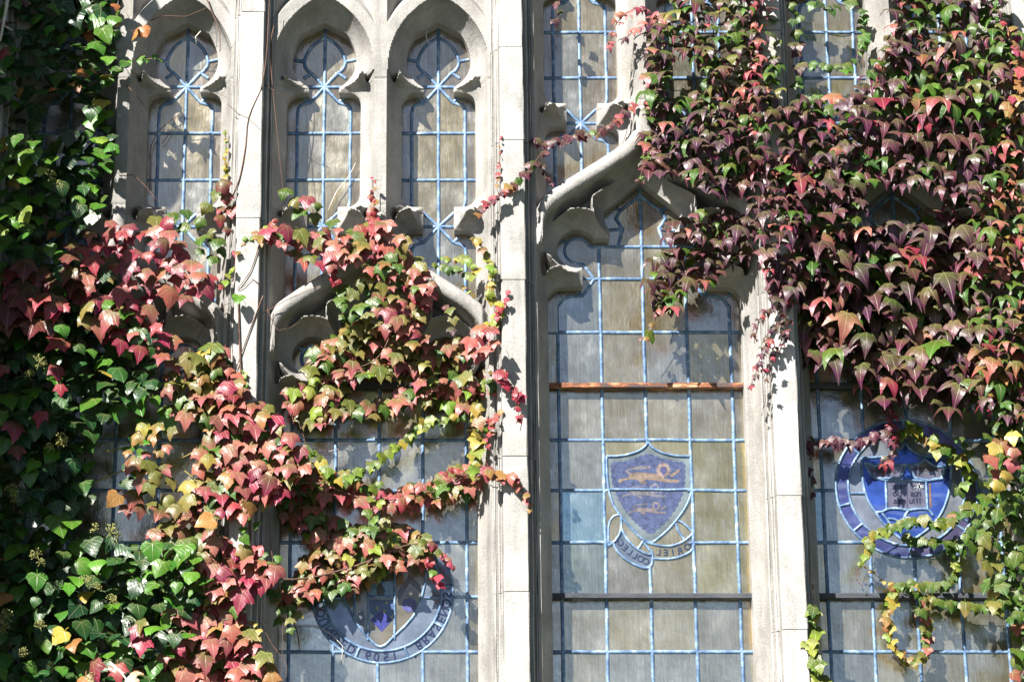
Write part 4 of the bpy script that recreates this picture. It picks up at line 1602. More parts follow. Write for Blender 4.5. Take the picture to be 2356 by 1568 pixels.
# umbels of ivy flowers
def umbel_mesh(seed):
    r = random.Random(seed)
    vs, fs = [], []
    def put(a):
        b = len(vs)
        vs.extend(a[0]); fs.extend(tuple(i + b for i in f) for f in a[1])
    put(tube([Vector((0, 0, 0)), Vector((0, 0, .4))], .03, .02, 4))
    for k in range(26):
        u, w = r.uniform(0, 2 * math.pi), r.uniform(-.25, 1)
        d = Vector((math.cos(u) * math.sqrt(1 - w * w), math.sin(u) * math.sqrt(1 - w * w), w))
        e = Vector((0, 0, .4)) + d * r.uniform(.42, .52)
        put(tube([Vector((0, 0, .4)), e], .012, .012, 3))
        rr_ = .07
        o = [(1, 0, 0), (-1, 0, 0), (0, 1, 0), (0, -1, 0), (0, 0, 1), (0, 0, -1)]
        put(([e + Vector(q) * rr_ for q in o], [(0, 2, 4), (2, 1, 4), (1, 3, 4), (3, 0, 4), (2, 0, 5), (1, 2, 5), (3, 1, 5), (0, 3, 5)]))
    return mesh('flower_umbel', vs, fs, True)
UMB = [umbel_mesh(k) for k in range(3)]
for px, py, sz in ((58, 322, 34), (28, 352, 26), (112, 402, 32), (130, 425, 24), (60, 352, 26), (25, 502, 32), (50, 520, 26), (85, 835, 38), (70, 862, 26), (128, 1008, 34), (110, 1032, 26), (245, 1222, 38), (228, 1216, 28), (268, 1236, 26), (25, 1128, 30), (38, 1145, 24),
                   (90, 1275, 30), (88, 1292, 24), (185, 1335, 32), (215, 1352, 26), (250, 1380, 28), (28, 1415, 36), (10, 1440, 28), (95, 1440, 28), (130, 1530, 28), (215, 1560, 30), (60, 1500, 26)):
    vv = v_up if py < 560 else v_low
    o = link('flower_umbel', rng.choice(UMB), M['bud'], vv.o, tuple(V3(px, py + sz * .4, -.24) - vv.o.location))
    o.scale = (sz / 600,) * 3
    o.rotation_euler = (R(rng.uniform(10, 50)), R(rng.uniform(-30, 30)), rng.uniform(0, 6))
for k in range(260):                       # unseen ivy leaves added at the pier edge to dapple its shadow
    zc = rng.uniform(-1.6, 4.2)
    wv = .16 + .14 * math.sin(zc * 3.1) + .1 * math.sin(zc * 7.7 + 1)
    if wv < .02:
        continue
    c = Vector((-2.2 + rng.uniform(-.1, wv), -0.82 + rng.uniform(-.1, .2), zc))
    v_up.back.append((rng.choice(LEAF['ivy']), orient(R(rng.uniform(5, 60)), rng.uniform(-1, 1), rng.uniform(-.6, 1.2)) * .10, c, (.016, .07, .02), .3, 50))
finish(v_up); finish(v_low)

# ---- crimson creeper over the left window
v = Vine('creeper', 'crimson creeper with large dark red leaves over the green ivy at left', (40, 900))
RC = [(5, 'crimson', .35), (1.5, 'pink', .5), (.8, 'olive', .6)]
RD = [(4, 'maroon', .5), (2, 'crimson', .5), (.6, 'olive', .7)]
def rpal(p):
    return RD if p[0] < 190 else RC  # darker reds on the shaded left side, shade put into the leaf colour
scatter(v, [(150, 560), (215, 520), (255, 505), (330, 520), (370, 510), (450, 590), (505, 650), (440, 690), (330, 690), (370, 740), (410, 790), (375, 830), (250, 790), (190, 740), (150, 650)], 38, (56, 78), rpal, (-.24, -.12), (15, 50), 'flat')
scatter(v, [(-20, 640), (60, 600), (120, 640), (130, 740), (40, 760), (-20, 740)], 52, (80, 112), RD, (-.26, -.16), (15, 45), 'flat')
for px, py, sz in ((135, 855, 70), (140, 895, 60), (5, 850, 66), (35, 985, 80), (90, 960, 60), (40, 1035, 70), (245, 735, 84), (130, 790, 74), (320, 1440, 78), (325, 1480, 72), (215, 1540, 76), (270, 1545, 70), (5, 120, 66), (2, 60, 50), (60, 5, 40), (310, 1455, 60), (60, 690, 112), (120, 700, 96)):
    add_leaf(v, px, py, -.24, sz, rpal((px + 60, py)), 'flat', (15, 45))
scatter(v, [(340, 520), (460, 470), (520, 400), (535, 470), (530, 540), (510, 600), (440, 600), (420, 540)], 25, (34, 48), [(3, 'green', .7), (2, 'crimson', .7), (1.5, 'olive', .8), (.7, 'lime', .5)], (-.12, -.05), (10, 50), 'young', [[(395, 540), (445, 530), (450, 590), (400, 590)]])
strand(v, [(518, 300), (520, 350), (518, 400), (515, 420)], 10, (10, 20), [(1, 'gold', .6), (1, 'lime', .8)], 5, (-.02, .0), (10, 50))
strand(v, [(640, 505), (560, 560), (540, 610), (510, 660)], 13, (22, 22), [(1, 'orange', .6), (1, 'lime', .4), (1, 'crimson', .2)], 10, (-.09, -.06))
finish(v)

# ---- salmon creeper climbing the left pillar
v = Vine('creeper', 'salmon pink and yellow creeper wrapped round the lower left pillar', (560, 1560))
SP = [(4.6, 'pink', .5), (1.8, 'crimson', .35), (.6, 'orange', .6), (1.3, 'olive', .7), (.6, 'green', .9)]
SY = [(1.4, 'orange', .7), (2.2, 'olive', .7), (.6, 'gold', .6), (2.6, 'pink', .7), (.8, 'green', .9)]
def spal(p):
    return SY if p[0] < 500 and p[1] < 1300 else SP
polyA = [(385, 850), (440, 810), (500, 800), (555, 860), (560, 915), (610, 935), (650, 985), (700, 1040), (705, 1080), (640, 1110), (650, 1150), (570, 1185), (500, 1180), (475, 1220), (520, 1250), (440, 1290), (350, 1265), (360, 1220), (430, 1190), (440, 1110), (455, 1050), (480, 990), (420, 960), (370, 900)]
polyB = [(430, 1250), (540, 1250), (600, 1275), (640, 1320), (600, 1350), (560, 1370), (545, 1420), (580, 1480), (625, 1540), (640, 1620), (370, 1620), (375, 1480), (440, 1450), (380, 1410), (460, 1370)]
for pl in (polyA, polyB):
    scatter(v, pl, 28, (54, 76), spal, (-.16, -.075), (15, 52), 'flat')
    fill(v, pl, 34, (46, 60), (-.10, -.02), (('green', 2), ('olive', 1), ('ivy', 1)))
scatter(v, [(290, 1000), (335, 975), (400, 990), (390, 1040), (330, 1080), (285, 1040)], 36, (46, 60), SY, (-.18, -.1), (15, 50), 'flat')
scatter(v, [(290, 1060), (380, 1070), (430, 1120), (440, 1170), (370, 1180), (290, 1170), (300, 1110)], 40, (52, 66), SY, (-.18, -.1), (15, 50), 'flat')
scatter(v, [(560, 1180), (600, 1190), (575, 1260), (545, 1230)], 24, (26, 36), [(1, 'ivylight', .3)], (-.16, -.1), (10, 50), 'ivy')
strand(v, [(540, 1440), (570, 1430), (600, 1450)], 12, (22, 16), [(1, 'gold', .4), (1, 'orange', .3)], 10, (-.12, -.08))
strand(v, [(560, 900), (565, 870), (556, 850)], 10, (22, 16), [(1, 'lime', .4)], 6, (-.1, -.07))
add_leaf(v, 548, 688, -.12, 34, [(1, 'ivylight', .3)], 'ivy', (20, 40))
add_leaf(v, 640, 1285, -.08, 22, [(1, 'ivylight', .3)], 'ivy', (20, 40))
v.stem([V3(560, 1600, -.07), V3(552, 1380, -.075), V3(575, 1240, -.075), V3(566, 1060, -.075), V3(555, 880, -.075), V3(548, 690, -.075)], .007, .003)
finish(v)

# ---- creeper over the pointed arch
v = Vine('creeper', 'pink and olive creeper spilling over the pointed arch left of the middle pillar', (880, 700))
CP = [(5, 'pink', .55), (1.4, 'crimson', .4), (1.2, 'olive', .7), (.4, 'orange', .7), (.8, 'green', .8)]
CO = [(2.4, 'olive', .7), (4.2, 'pink', .7), (.6, 'orange', .7), (1.2, 'green', .9), (.3, 'lime', .5)]
scatter(v, [(590, 545), (640, 520), (700, 535), (760, 530), (840, 520), (885, 510), (930, 550), (960, 590), (990, 640), (1000, 680), (960, 690), (920, 640), (880, 640), (830, 610), (790, 600), (750, 620), (700, 605), (650, 570)], 25, (44, 68), CP, (-.14, -.05), (15, 50), 'flat')
scatter(v, [(660, 420), (700, 430), (740, 480), (770, 520), (720, 530), (670, 480), (645, 450)], 27, (36, 50), [(2, 'green', .8), (1, 'olive', .7), (.6, 'crimson', .6)], (-.08, 0), (10, 50), 'young')
strand(v, [(858, 415), (858, 450), (862, 490), (860, 530)], 9, (10, 36), [(2, 'rose', .2), (1, 'crimson', .4), (1, 'orange', .4)], 12, (-.1, -.05))
scatter(v, [(880, 620), (960, 640), (1000, 690), (965, 740), (975, 790), (940, 800), (915, 750), (880, 760), (865, 700)], 24, (42, 62), CP, (-.15, -.04), (15, 50), 'flat')
polyC = [(700, 850), (720, 805), (760, 780), (800, 745), (850, 730), (890, 745), (930, 790), (985, 790), (1030, 775), (1080, 780), (1090, 830), (1040, 850), (985, 865), (930, 870), (880, 865), (820, 875), (760, 870)]
scatter(v, polyC, 21, (44, 64), CO, (-.04, .1), (12, 48), 'flat', inset=3)
fill(v, polyC, 34, (40, 52), (.04, .12), (('green', 2), ('olive', 1)))
scatter(v, [(1080, 770), (1120, 745), (1140, 790), (1100, 830), (1075, 815)], 30, (50, 66), [(3, 'pink', .3), (1, 'crimson', .3)], (-.2, -.1), (15, 45), 'flat')
scatter(v, [(780, 670), (850, 640), (870, 700), (850, 740), (800, 740)], 36, (44, 60), [(2, 'green', .9), (1, 'olive', .8)], (-.1, -.02), (10, 45), 'flat')
polyD = [(655, 895), (710, 870), (780, 880), (800, 925), (860, 930), (920, 900), (960, 880), (1050, 860), (1140, 850), (1180, 880), (1150, 905), (1100, 920), (1060, 950), (990, 930), (900, 945), (840, 960), (760, 955), (730, 985), (670, 960)]
scatter(v, polyD, 21, (44, 64), CO, (-.03, .11), (12, 48), 'flat', inset=3)
fill(v, polyD, 36, (38, 50), (.05, .13), (('green', 2), ('olive', 1)))
strand(v, [(1150, 860), (1180, 890), (1195, 930), (1188, 975)], 9, (34, 14), [(3, 'rose', .1), (2, 'crimson', .2)], 20, (-.16, -.1))
strand(v, [(770, 630), (780, 660), (785, 700), (790, 740)], 13, (28, 24), lambda f: [(1, 'rose', .2)] if f < .4 else [(1, 'green', .8)], 12, (-.1, -.04))
for Y_, pl in ((-.03, [(590, 560), (660, 560), (760, 570), (850, 560), (930, 590), (985, 660)]), (-.01, [(880, 600), (905, 680), (900, 760), (860, 830), (760, 860)]), (.09, [(650, 930), (760, 940), (880, 930), (1010, 900), (1120, 880), (1190, 930)]), (.06, [(700, 840), (800, 800), (920, 830), (1040, 820), (1120, 780)]), (.1, [(660, 920), (690, 980), (710, 1040)])):
    v.stem([V3(x, y, Y_) for x, y in pl], .0036, .0014)
strand(v, [(1030, 700), (1045, 730), (1040, 760)], 14, (34, 28), [(1, 'purple', .6), (1, 'olive', .7)], 14, (-.1, -.05))
finish(v)

# ---- small yellow-green shoots
v = Vine('creeper', 'thin yellow green shoot framing the light and pane left of the middle pillar', (1130, 760))
YG_ = [(3, 'lime', .5), (2, 'gold', .5), (1.4, 'orange', .6)]
strand(v, [(1092, 548), (1115, 575), (1132, 620), (1130, 680), (1150, 710), (1135, 745), (1110, 760)], 8, (20, 32), YG_, 12, (-.1, -.05))
strand(v, [(1100, 618), (1075, 600), (1045, 598), (1015, 592)], 10, (26, 20), YG_, 10, (-.04, .02))
strand(v, [(1090, 632), (1060, 628), (1030, 622), (1000, 612)], 10, (26, 22), [(3, 'lime', .9), (2, 'green', .9)], 12, (-.04, .02))
strand(v, [(1168, 675), (1160, 700), (1140, 730)], 9, (16, 24), [(1, 'rose', .1)], 8, (-.12, -.08))
strand(v, [(1070, 665), (1090, 680)], 12, (20, 20), YG_, 8, (-.02, .02))
finish(v)
v = Vine('creeper', 'bright green shoot hanging in a loop across the leaded panes', (1090, 1080))
GL = [(3, 'lime', .9), (3, 'green', 1.0), (.6, 'gold', .5)]
strand(v, [(1085, 955), (1040, 965), (985, 975), (950, 1000), (905, 1035), (870, 1060), (845, 1085), (800, 1105), (770, 1100), (735, 1060), (705, 1030)], 8, (24, 28), GL, 14, (.0, .05), (10, 40))
strand(v, [(1095, 940), (1108, 980), (1100, 1020), (1090, 1060), (1082, 1085)], 10, (40, 34), [(3, 'gold', .7), (2, 'lime', .7), (1, 'orange', .6)], 14, (-.06, 0), (10, 45))
strand(v, [(1148, 950), (1130, 985), (1118, 1025)], 9, (22, 18), [(2, 'rose', .2), (1, 'orange', .3)], 9, (-.1, -.05))
finish(v)

# ---- lower middle creeper
v = Vine('creeper', 'pink creeper band trailing over the round medallion, lower middle left', (700, 1300))
polyE = [(630, 1160), (700, 1150), (760, 1190), (850, 1205), (900, 1200), (960, 1225), (1000, 1270), (1000, 1310), (930, 1300), (880, 1325), (840, 1350), (770, 1370), (720, 1385), (650, 1390), (620, 1370), (680, 1320), (715, 1270), (690, 1220), (640, 1200)]
scatter(v, polyE, 23, (44, 64), CO, (.03, .13), (12, 48), 'flat', inset=3)
fill(v, polyE, 30, (40, 52), (.06, .12), (('green', 2), ('olive', 1)))
polyF = [(655, 1060), (700, 1045), (735, 1085), (790, 1080), (840, 1110), (880, 1130), (940, 1122), (1000, 1100), (1040, 1085), (1090, 1062), (1130, 1080), (1125, 1118), (1060, 1145), (960, 1172), (870, 1175), (800, 1145), (740, 1160), (670, 1150), (640, 1110)]
scatter(v, polyF, 22, (40, 62), CP, (.02, .13), (12, 48), 'flat', inset=3)
fill(v, polyF, 32, (38, 48), (.05, .12), (('green', 2), ('olive', 1)))
strand(v, [(1120, 1090), (1160, 1100), (1190, 1110), (1212, 1150), (1218, 1175)], 9, (36, 14), [(2, 'pink', .4), (2, 'orange', .5), (1, 'crimson', .2)], 12, (-.13, -.08))
strand(v, [(975, 1240), (1010, 1270), (1030, 1295), (1048, 1310)], 9, (32, 16), [(1, 'olive', .8), (1, 'crimson', .4)], 10, (-.06, .04))
strand(v, [(990, 1290), (1000, 1320), (1015, 1350)], 13, (22, 24), [(1, 'rose', .0), (1, 'green', .5)], 9, (-.03, .06))
strand(v, [(870, 1120), (860, 1170), (850, 1210)], 12, (26, 26), GL, 20, (-.08, 0))
strand(v, [(1060, 1080), (1030, 1085), (1010, 1090)], 11, (20, 16), [(1, 'rose', .2)], 8, (-.03, .03))
scatter(v, [(620, 1380), (650, 1380), (690, 1400), (670, 1450), (640, 1430)], 30, (36, 44), [(1, 'olive', .9), (1, 'green', .8)], (-.1, 0), (10, 50), 'flat')
for Y_, pl in ((.12, [(640, 1190), (740, 1200), (850, 1225), (960, 1260)]), (.13, [(660, 1390), (760, 1350), (860, 1330), (930, 1290)]), (.12, [(850, 1210), (870, 1160), (840, 1110), (770, 1100)]), (.1, [(650, 1380), (680, 1440), (690, 1500)])):
    v.stem([V3(x, y, Y_) for x, y in pl], .003, .0012)
v.stem([V3(600, 1330, -.03), V3(700, 1330, .04), V3(820, 1300, .06), V3(960, 1250, .06), V3(1045, 1308, .05)], .004, .002)
v.stem([V3(620, 1130, -.03), V3(720, 1110, .04), V3(860, 1150, .06), V3(1000, 1130, .05), V3(1100, 1090, -.02), V3(1212, 1150, -.075)], .004, .0015)
finish(v)

# ---- thin purple shoot across the middle pillar
v = Vine('creeper', 'thin plum coloured shoot crossing the top of the middle pillar', (1480, 250))
PL = [(3, 'plum', .3), (2, 'purple', .3), (.5, 'green', .8)]
strand(v, [(1484, 240), (1450, 255), (1425, 275), (1400, 295), (1360, 310), (1320, 318), (1270, 328), (1215, 322)], 9, (26, 28), lambda f: ([(2, 'pink', .3), (1, 'purple', .3)] if f < .3 else PL), 16, (-.06, .03))
strand(v, [(1270, 330), (1240, 360), (1215, 395), (1190, 415), (1160, 440), (1120, 470), (1105, 490)], 9, (26, 26), lambda f: PL if f < .6 else [(2, 'crimson', .2), (1, 'plum', .2), (1, 'orange', .3)], 16, (-.13, -.08))
strand(v, [(1230, 370), (1255, 400), (1270, 430)], 10, (22, 14), PL, 14, (-.04, .06))
strand(v, [(1152, 310), (1150, 350), (1148, 390), (1140, 430)], 13, (8, 16), [(1, 'rose', .1), (1, 'orange', .2)], 5, (-.09, -.07), stem=.0012)
finish(v)

# ---- purple creeper, upper right
PUR = [(7, 'purple', .5), (2, 'plum', .5), (.6, 'pink', .6), (.4, 'crimson', .4), (.8, 'green', 1)]
PGR = [(5, 'purple', .9), (2.6, 'green', 1), (.7, 'olive', 1), (.9, 'pink', .8)]
PDK = [(4, 'plum', .4), (3, 'purple', .4), (1, 'green', 1)]
def ppal(p):
    x, y = p
    if x < 1560 and y > 380:
        return PDK + [(1.5, 'purple', .5)]
    if y < 300 and x < 1850:
        return PGR
    if x > 2080 and y < 260:
        return PGR
    if x > 2260:
        return [(3, 'purple', .8), (2.4, 'pink', .8), (1.4, 'crimson', .6), (.8, 'orange', .9), (1.8, 'green', 1)]
    if y > 560:
        return [(6, 'purple', .75), (2, 'plum', .6), (.6, 'pink', .8), (.4, 'crimson', .5), (1.1, 'green', 1)]
    return PUR
CL = dict(tilt=(32, 70), kind='claw', roll=26, yaw=30)
v = Vine('creeper', 'purple and green creeper mass over the ogee arch and slender mullion at top centre right', (1600, 500))
pA = [(1485, 200), (1500, 90), (1560, -40), (1765, -40), (1790, 100), (1790, 240), (1760, 330), (1740, 420), (1700, 445), (1640, 440), (1575, 400), (1490, 400), (1478, 330), (1500, 280)]
gA = [[(1540, 130), (1610, 130), (1620, 205), (1560, 230), (1538, 210)], [(1740, 60), (1785, 60), (1775, 150), (1750, 140)]]
scatter(v, pA, 27, (44, 68), ppal, (-.18, -.06), gaps=gA, **CL)
fill(v, pA, 30, (44, 58), (-.07, .02), (('green', 2), ('plum', 2), ('ivy', 1)), gA)
strand(v, [(1470, 420), (1478, 390), (1490, 340), (1480, 300)], 11, (20, 34), PUR, 14, (-.1, -.06), (20, 60), 'claw')
strand(v, [(1400, 105), (1410, 70), (1440, 30), (1480, 20), (1510, 40)], 10, (22, 34), [(3, 'pink', .3), (2, 'crimson', .2)], 16, (-.14, -.08), (20, 60), 'claw')
strand(v, [(1435, 95), (1460, 70), (1500, 50)], 11, (24, 34), [(3, 'pink', .3), (2, 'purple', .3)], 14, (-.14, -.08), (20, 60), 'claw')
strand(v, [(1500, 60), (1498, 140), (1510, 220), (1490, 270)], 14, (30, 34), PUR, 24, (-.12, -.06), (20, 60), 'claw')
strand(v, [(1288, -10), (1282, 20), (1284, 55)], 12, (24, 26), PL, 12, (-.04, .04))
finish(v)
v = Vine('creeper', 'dark plum creeper tail hanging down over the upper panes of the lion window', (1650, 600))
pB = [(1540, 500), (1600, 490), (1660, 480), (1720, 470), (1745, 520), (1720, 590), (1680, 610), (1640, 650), (1590, 640), (1560, 700), (1530, 725), (1500, 715), (1498, 660), (1510, 590), (1550, 560), (1530, 530)]
scatter(v, pB, 24, (42, 62), [(4, 'purple', .5), (3, 'plum', .4), (1.6, 'green', 1), (.6, 'pink', .6)], (-.1, .04), **CL)
fill(v, pB, 36, (40, 50), (-.02, .05), (('green', 2), ('plum', 2)))
strand(v, [(1540, 640), (1520, 700), (1505, 740), (1490, 765), (1475, 785)], 12, (30, 18), [(2, 'plum', .4), (1, 'orange', .5), (1, 'green', .6)], 12, (-.03, .05))
add_leaf(v, 1500, 772, 0.02, 34, [(1, 'green', 1)], 'young', (10, 30))
finish(v)
v = Vine('creeper', 'purple creeper hanging in strings down the pillar right of the lion window', (1800, 700))
pC = [(1745, 360), (1830, 340), (1850, 420), (1830, 520), (1840, 620), (1820, 700), (1770, 680), (1755, 600), (1740, 500)]
scatter(v, pC, 26, (42, 62), PUR, (-.2, -.1), **CL)
fill(v, pC, 32, (42, 54), (-.1, -.06), (('plum', 2), ('green', 1)))
for pl in ([(1815, 690), (1770, 710), (1745, 745), (1735, 790)], [(1800, 720), (1775, 770), (1750, 820), (1735, 870), (1722, 895)], [(1815, 740), (1790, 800), (1770, 840), (1755, 870)], [(1790, 600), (1775, 640), (1770, 690)]):
    strand(v, pl, 9, (30, 16), [(3, 'purple', .3), (2, 'plum', .3), (.6, 'crimson', .2)], 16, (-.16, -.09), (20, 60), 'claw')
add_leaf(v, 1728, 890, -.12, 22, [(1, 'rose', 0)], 'young', (10, 40))
strand(v, [(1745, -5), (1735, 60), (1745, 120), (1735, 180), (1750, 240), (1742, 300)], 10, (30, 34), [(2, 'purple', .4), (2, 'pink', .3), (1, 'crimson', .2)], 26, (-.16, -.09), (20, 60), 'claw')
finish(v)
v = Vine('creeper', 'dense magenta purple creeper with drooping pointed leaves, upper right', (2050, 500))
pD = [(1790, 240), (1850, 225), (1960, 225), (2010, 150), (2050, 60), (2060, -40), (2230, -40), (2240, 420), (2180, 450), (2110, 425), (1990, 420), (1980, 520), (1900, 560), (1840, 560), (1800, 420)]
gD = [[(1835, 60), (1990, 60), (1985, 140), (1960, 180), (1900, 215), (1840, 215)], [(2000, -40), (2062, -40), (2050, 90), (2010, 160), (2000, 180)]]
scatter(v, pD, 31, (54, 84), ppal, (-.16, -.05), gaps=gD, **CL)
fill(v, pD, 32, (48, 62), (-.1, .02), (('green', 2), ('plum', 2), ('ivy', 2)), gD)
strand(v, [(1850, 150), (1900, 158), (1960, 150), (1985, 90), (1990, 40)], 13, (26, 30), [(1, 'green', 1), (1, 'ivylight', .6)], 16, (.0, .08))
strand(v, [(1800, -20), (1830, 40), (1835, 100), (1832, 160), (1838, 220)], 15, (34, 34), [(2, 'ivy', .6), (1, 'green', .9), (1, 'plum', .5)], 22, (-.06, .06))
strand(v, [(1860, 10), (1910, 20), (1960, 10), (1990, 30)], 18, (32, 32), [(2, 'ivy', .6), (1, 'green', .9)], 16, (.0, .08))
strand(v, [(2060, 80), (2045, 115), (2030, 160), (2020, 190)], 12, (32, 26), [(2, 'crimson', .3), (1, 'pink', .4)], 12, (-.12, -.06), (20, 60), 'claw')
finish(v)
v = Vine('creeper', 'large leaved purple creeper curtain hanging over the top of the blue roundel window', (2060, 750))
pE = [(1830, 570), (1900, 560), (1985, 515), (2110, 515), (2180, 460), (2250, 440), (2260, 930), (2180, 940), (2120, 900), (2050, 930), (1995, 920), (1985, 870), (1940, 840), (1850, 835), (1815, 760)]
scatter(v, pE, 35, (64, 100), ppal, (-.1, .07), grow=lambda p: 1.0, **CL)
fill(v, pE, 32, (54, 70), (.05, .12), (('green', 2), ('plum', 2), ('ivy', 2)))
strand(v, [(2045, 930), (2050, 970), (2062, 1005), (2050, 1040), (2040, 1080)], 12, (40, 34), [(2, 'crimson', .4), (2, 'purple', .4)], 20, (.04, .1), (20, 60), 'claw')
strand(v, [(1890, 590), (1885, 630), (1895, 650)], 10, (24, 16), [(1, 'purple', .1)], 14, (-.12, -.08), (20, 60), 'claw')
finish(v)
v = Vine('creeper', 'coral and green creeper running down the far right edge', (2340, 900))
pF = [(2235, -40), (2420, -40), (2420, 960), (2330, 960), (2255, 930), (2245, 440)]
gF = [[(2300, -40), (2420, -40), (2420, 60), (2330, 60)]]
scatter(v, pF, 29, (46, 68), ppal, (-.2, -.06), gaps=gF, **CL)
fill(v, pF, 30, (46, 60), (-.1, .02), (('green', 2), ('plum', 1), ('ivy', 1)), gF)
strand(v, [(2315, 60), (2335, 100), (2350, 140), (2345, 200), (2325, 260)], 9, (24, 34), [(3, 'orange', .3), (2, 'crimson', .2)], 20, (-.24, -.16))
finish(v)

# ---- green creeper, lower right
GRN = [(7, 'green', 1), (1.2, 'lime', 1), (1, 'olive', .9), (.15, 'gold', .6), (.4, 'pink', .7)]
GY = [(3, 'lime', .9), (2, 'gold', .6), (2, 'green', 1), (1, 'orange', .5)]
v = Vine('creeper', 'small leaved green creeper filling the lower right edge', (2340, 1560))
pG = [(2330, 930), (2420, 900), (2420, 1640), (2335, 1640), (2340, 1480), (2320, 1420), (2285, 1400), (2265, 1350), (2240, 1300), (2215, 1240), (2245, 1180), (2270, 1100), (2285, 1040), (2275, 1000), (2305, 950)]
scatter(v, pG, 20, (28, 42), GRN, (-.12, .03), (12, 55), 'young', [[(2225, 1280), (2270, 1270), (2280, 1330), (2240, 1345)], [(2220, 1400), (2310, 1410), (2310, 1640), (2220, 1640)]])
fill(v, pG, 26, (32, 44), (-.04, .07), (('green', 2), ('ivy', 2)), [[(2225, 1280), (2270, 1270), (2280, 1330), (2240, 1345)]])
scatter(v, [(2280, 1040), (2330, 990), (2340, 1080), (2290, 1130)], 24, (30, 40), [(2, 'pink', .4), (1, 'gold', .5)], (-.22, -.16), (12, 50), 'young')
finish(v)
v = Vine('creeper', 'green and yellow creeper branch looping across the lower right window', (2200, 1340))
strand(v, [(1990, 1270), (2015, 1235), (2060, 1210), (2100, 1200), (2150, 1205), (2200, 1190), (2240, 1160)], 7, (26, 33), lambda f: GY if f < .3 else GRN, 14, (.02, .11), (10, 50))
strand(v, [(2000, 1260), (1990, 1280), (1980, 1295)], 9, (28, 24), GY, 12, (0, .08))
strand(v, [(2080, 1235), (2120, 1245), (2180, 1250), (2220, 1270)], 11, (30, 32), [(1, 'green', 1)], 12, (.04, .11))
strand(v, [(2190, 1250), (2200, 1300), (2190, 1340), (2150, 1350), (2100, 1345), (2070, 1350)], 8, (28, 24), GRN, 13, (.04, .12))
strand(v, [(2070, 1352), (2130, 1375), (2190, 1392), (2240, 1398), (2300, 1400)], 9, (26, 32), [(3, 'green', 1), (1, 'olive', .8)], 13, (.03, .11))
strand(v, [(2065, 1350), (2050, 1390), (2045, 1430), (2050, 1470), (2065, 1500), (2090, 1522)], 6, (27, 20), [(2, 'orange', .4), (2, 'gold', .6), (1, 'lime', .8)], 14, (.06, .12))
strand(v, [(2090, 1522), (2115, 1520), (2130, 1495), (2135, 1450), (2125, 1410), (2130, 1380)], 6, (22, 30), [(2, 'green', 1), (2, 'olive', .8), (1, 'pink', .5)], 14, (.06, .12))
strand(v, [(1980, 1295), (2010, 1318), (2040, 1340), (2065, 1352)], 14, (7, 14), [(1, 'gold', .2)], 6, (.1, .13), stem=.0018)
strand(v, [(1978, 1300), (1970, 1330), (1985, 1350)], 9, (7, 5), [(1, 'plum', 0)], 4, (.1, .13), stem=.001)
finish(v)
v = Vine('creeper', 'yellow green sprig at the top of the blue roundel', (2200, 1040))
strand(v, [(2080, 985), (2100, 995), (2125, 1010), (2145, 1020)], 9, (36, 30), GY, 26, (.05, .11))
strand(v, [(2150, 1035), (2180, 1040), (2210, 1060), (2230, 1090), (2205, 1120)], 8, (34, 28), GY, 30, (.04, .11))
strand(v, [(2200, 1010), (2225, 1020), (2230, 1050)], 14, (22, 22), [(1, 'green', 1)], 16, (0, .08))
finish(v)
v = Vine('creeper', 'dark plum shoot along the top left of the blue roundel window', (1865, 1130))
strand(v, [(1862, 1140), (1858, 1080), (1860, 1030), (1885, 1015), (1930, 1022), (1980, 1018), (2020, 1005), (2045, 995)], 10, (40, 48), [(3, 'plum', .15), (1, 'purple', .3)], 9, (.05, .1), (10, 40), 'flat')
finish(v)
v = Vine('creeper', 'yellow green shoot climbing the pillar foot right of the lion window', (1885, 1560))
strand(v, [(1858, 1250), (1856, 1300), (1866, 1350), (1862, 1400)], 10, (10, 22), [(1, 'gold', .6), (1, 'orange', .4)], 8, (.0, .06))
strand(v, [(1864, 1400), (1870, 1440), (1872, 1490), (1880, 1530), (1885, 1600)], 9, (38, 46), [(3, 'lime', .9), (1, 'green', 1)], 18, (-.10, -.04), (10, 40))
finish(v)

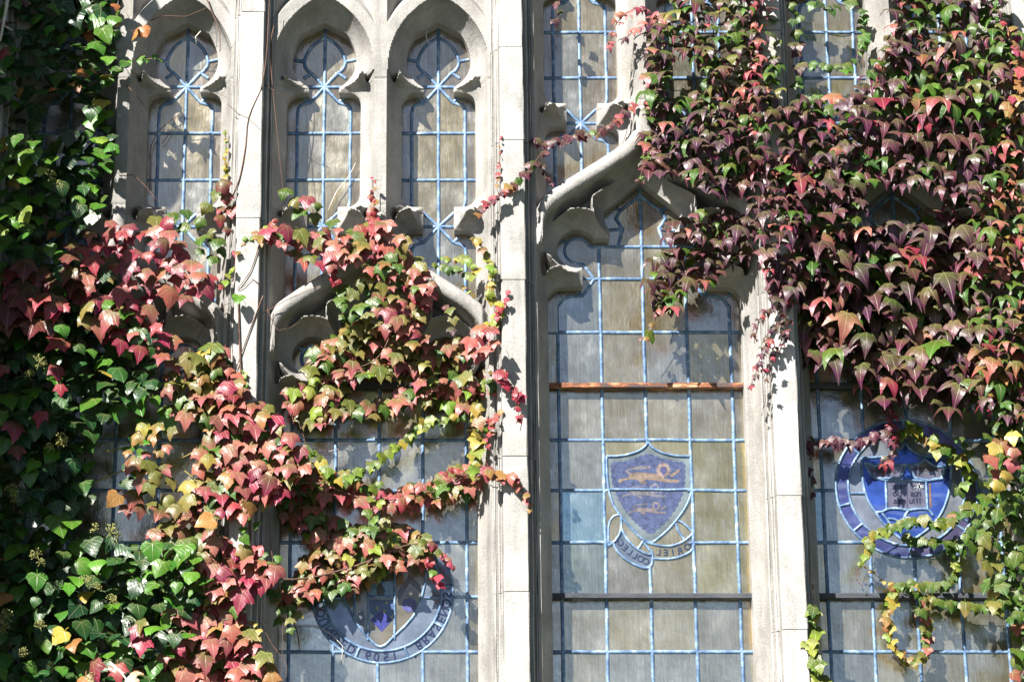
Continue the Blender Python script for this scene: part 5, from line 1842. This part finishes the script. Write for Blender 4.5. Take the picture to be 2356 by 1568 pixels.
# ---- bare twigs
def twigs(label, base, lines, mat):
    v = Vine('bare_vine', label, base, 'vine')
    for Y, r0, pts in lines:
        v.stem([V3(x, y, Y) for x, y in pts], r0, r0 * .55, mat, 'twig')
    return v
twigs('bare brown twigs creeping over the left pillar and the leftmost cusped light', (545, 850), [
    (-.072, .0030, [(524, 477), (550, 414), (565, 337), (572, 271), (601, 205)]), (-.075, .0026, [(601, 205), (612, 140), (617, 60), (620, -10)]),
    (-.02, .0028, [(473, -10), (490, 35), (505, 75), (506, 120)]), (.01, .0022, [(325, 60), (370, 38), (430, 38), (460, 25), (500, 8)]),
    (.15, .0024, [(345, 440), (345, 380), (348, 335), (367, 300), (396, 275), (427, 253)]), (.15, .0018, [(372, 330), (395, 300), (405, 270)]),
    (-.01, .0022, [(275, 405), (305, 402), (345, 440), (365, 468)]), (-.075, .0028, [(601, 547), (576, 624), (546, 664)]),
    (-.075, .0030, [(605, 680), (572, 767), (543, 848)]), (-.075, .0018, [(605, 660), (580, 640), (560, 660), (545, 668)]),
    (-.07, .0018, [(524, 240), (548, 262), (570, 272), (600, 300)]), (-.04, .0018, [(605, 190), (640, 215), (670, 225)]), (-.03, .0020, [(630, 60), (622, 130), (640, 330), (655, 470)]),
    (-.02, .0018, [(290, 195), (318, 225), (345, 262)]), (-.02, .0020, [(455, 780), (480, 730), (520, 700), (550, 690)]), (-.02, .0014, [(470, 745), (478, 715), (490, 708)]),
    (-.05, .0018, [(605, 720), (660, 690), (700, 672), (745, 655)]), (-.05, .0016, [(612, 700), (640, 760), (690, 740)]), (-.04, .0018, [(617, 1180), (628, 1290), (650, 1400), (646, 1580)]),
    (-.05, .0016, [(600, 1430), (625, 1480), (660, 1530), (650, 1590)])], M['bark'])
twigs('pale dry tendrils straying over the leaded panes of the three left windows', (755, 480), [
    (.15, .0022, [(755, 485), (775, 440), (800, 410), (818, 375)]), (.16, .0020, [(668, 1440), (722, 1437), (766, 1462), (788, 1484), (784, 1525)]),
    (.10, .0026, [(982, 70), (980, 85), (986, 102)]), (.08, .0026, [(462, 72), (450, 85), (452, 102)]), (.15, .0016, [(705, 1030), (740, 1040), (780, 1032)]),
    (.155, .0013, [(2200, 1235), (2210, 1262), (2202, 1285)])], M['pale_bark'])
twigs('pale bare stem in the very top left corner', (5, 90), [(-.3, .008, [(20, -20), (12, 30), (0, 95)]), (-.3, .004, [(10, 60), (22, 66), (28, 70)])], M['pale_bark'])
twigs('pale bare stem at the bottom edge among the red leaves', (300, 1568), [(-.3, .005, [(252, 1522), (278, 1545), (308, 1585)])], M['pale_bark'])
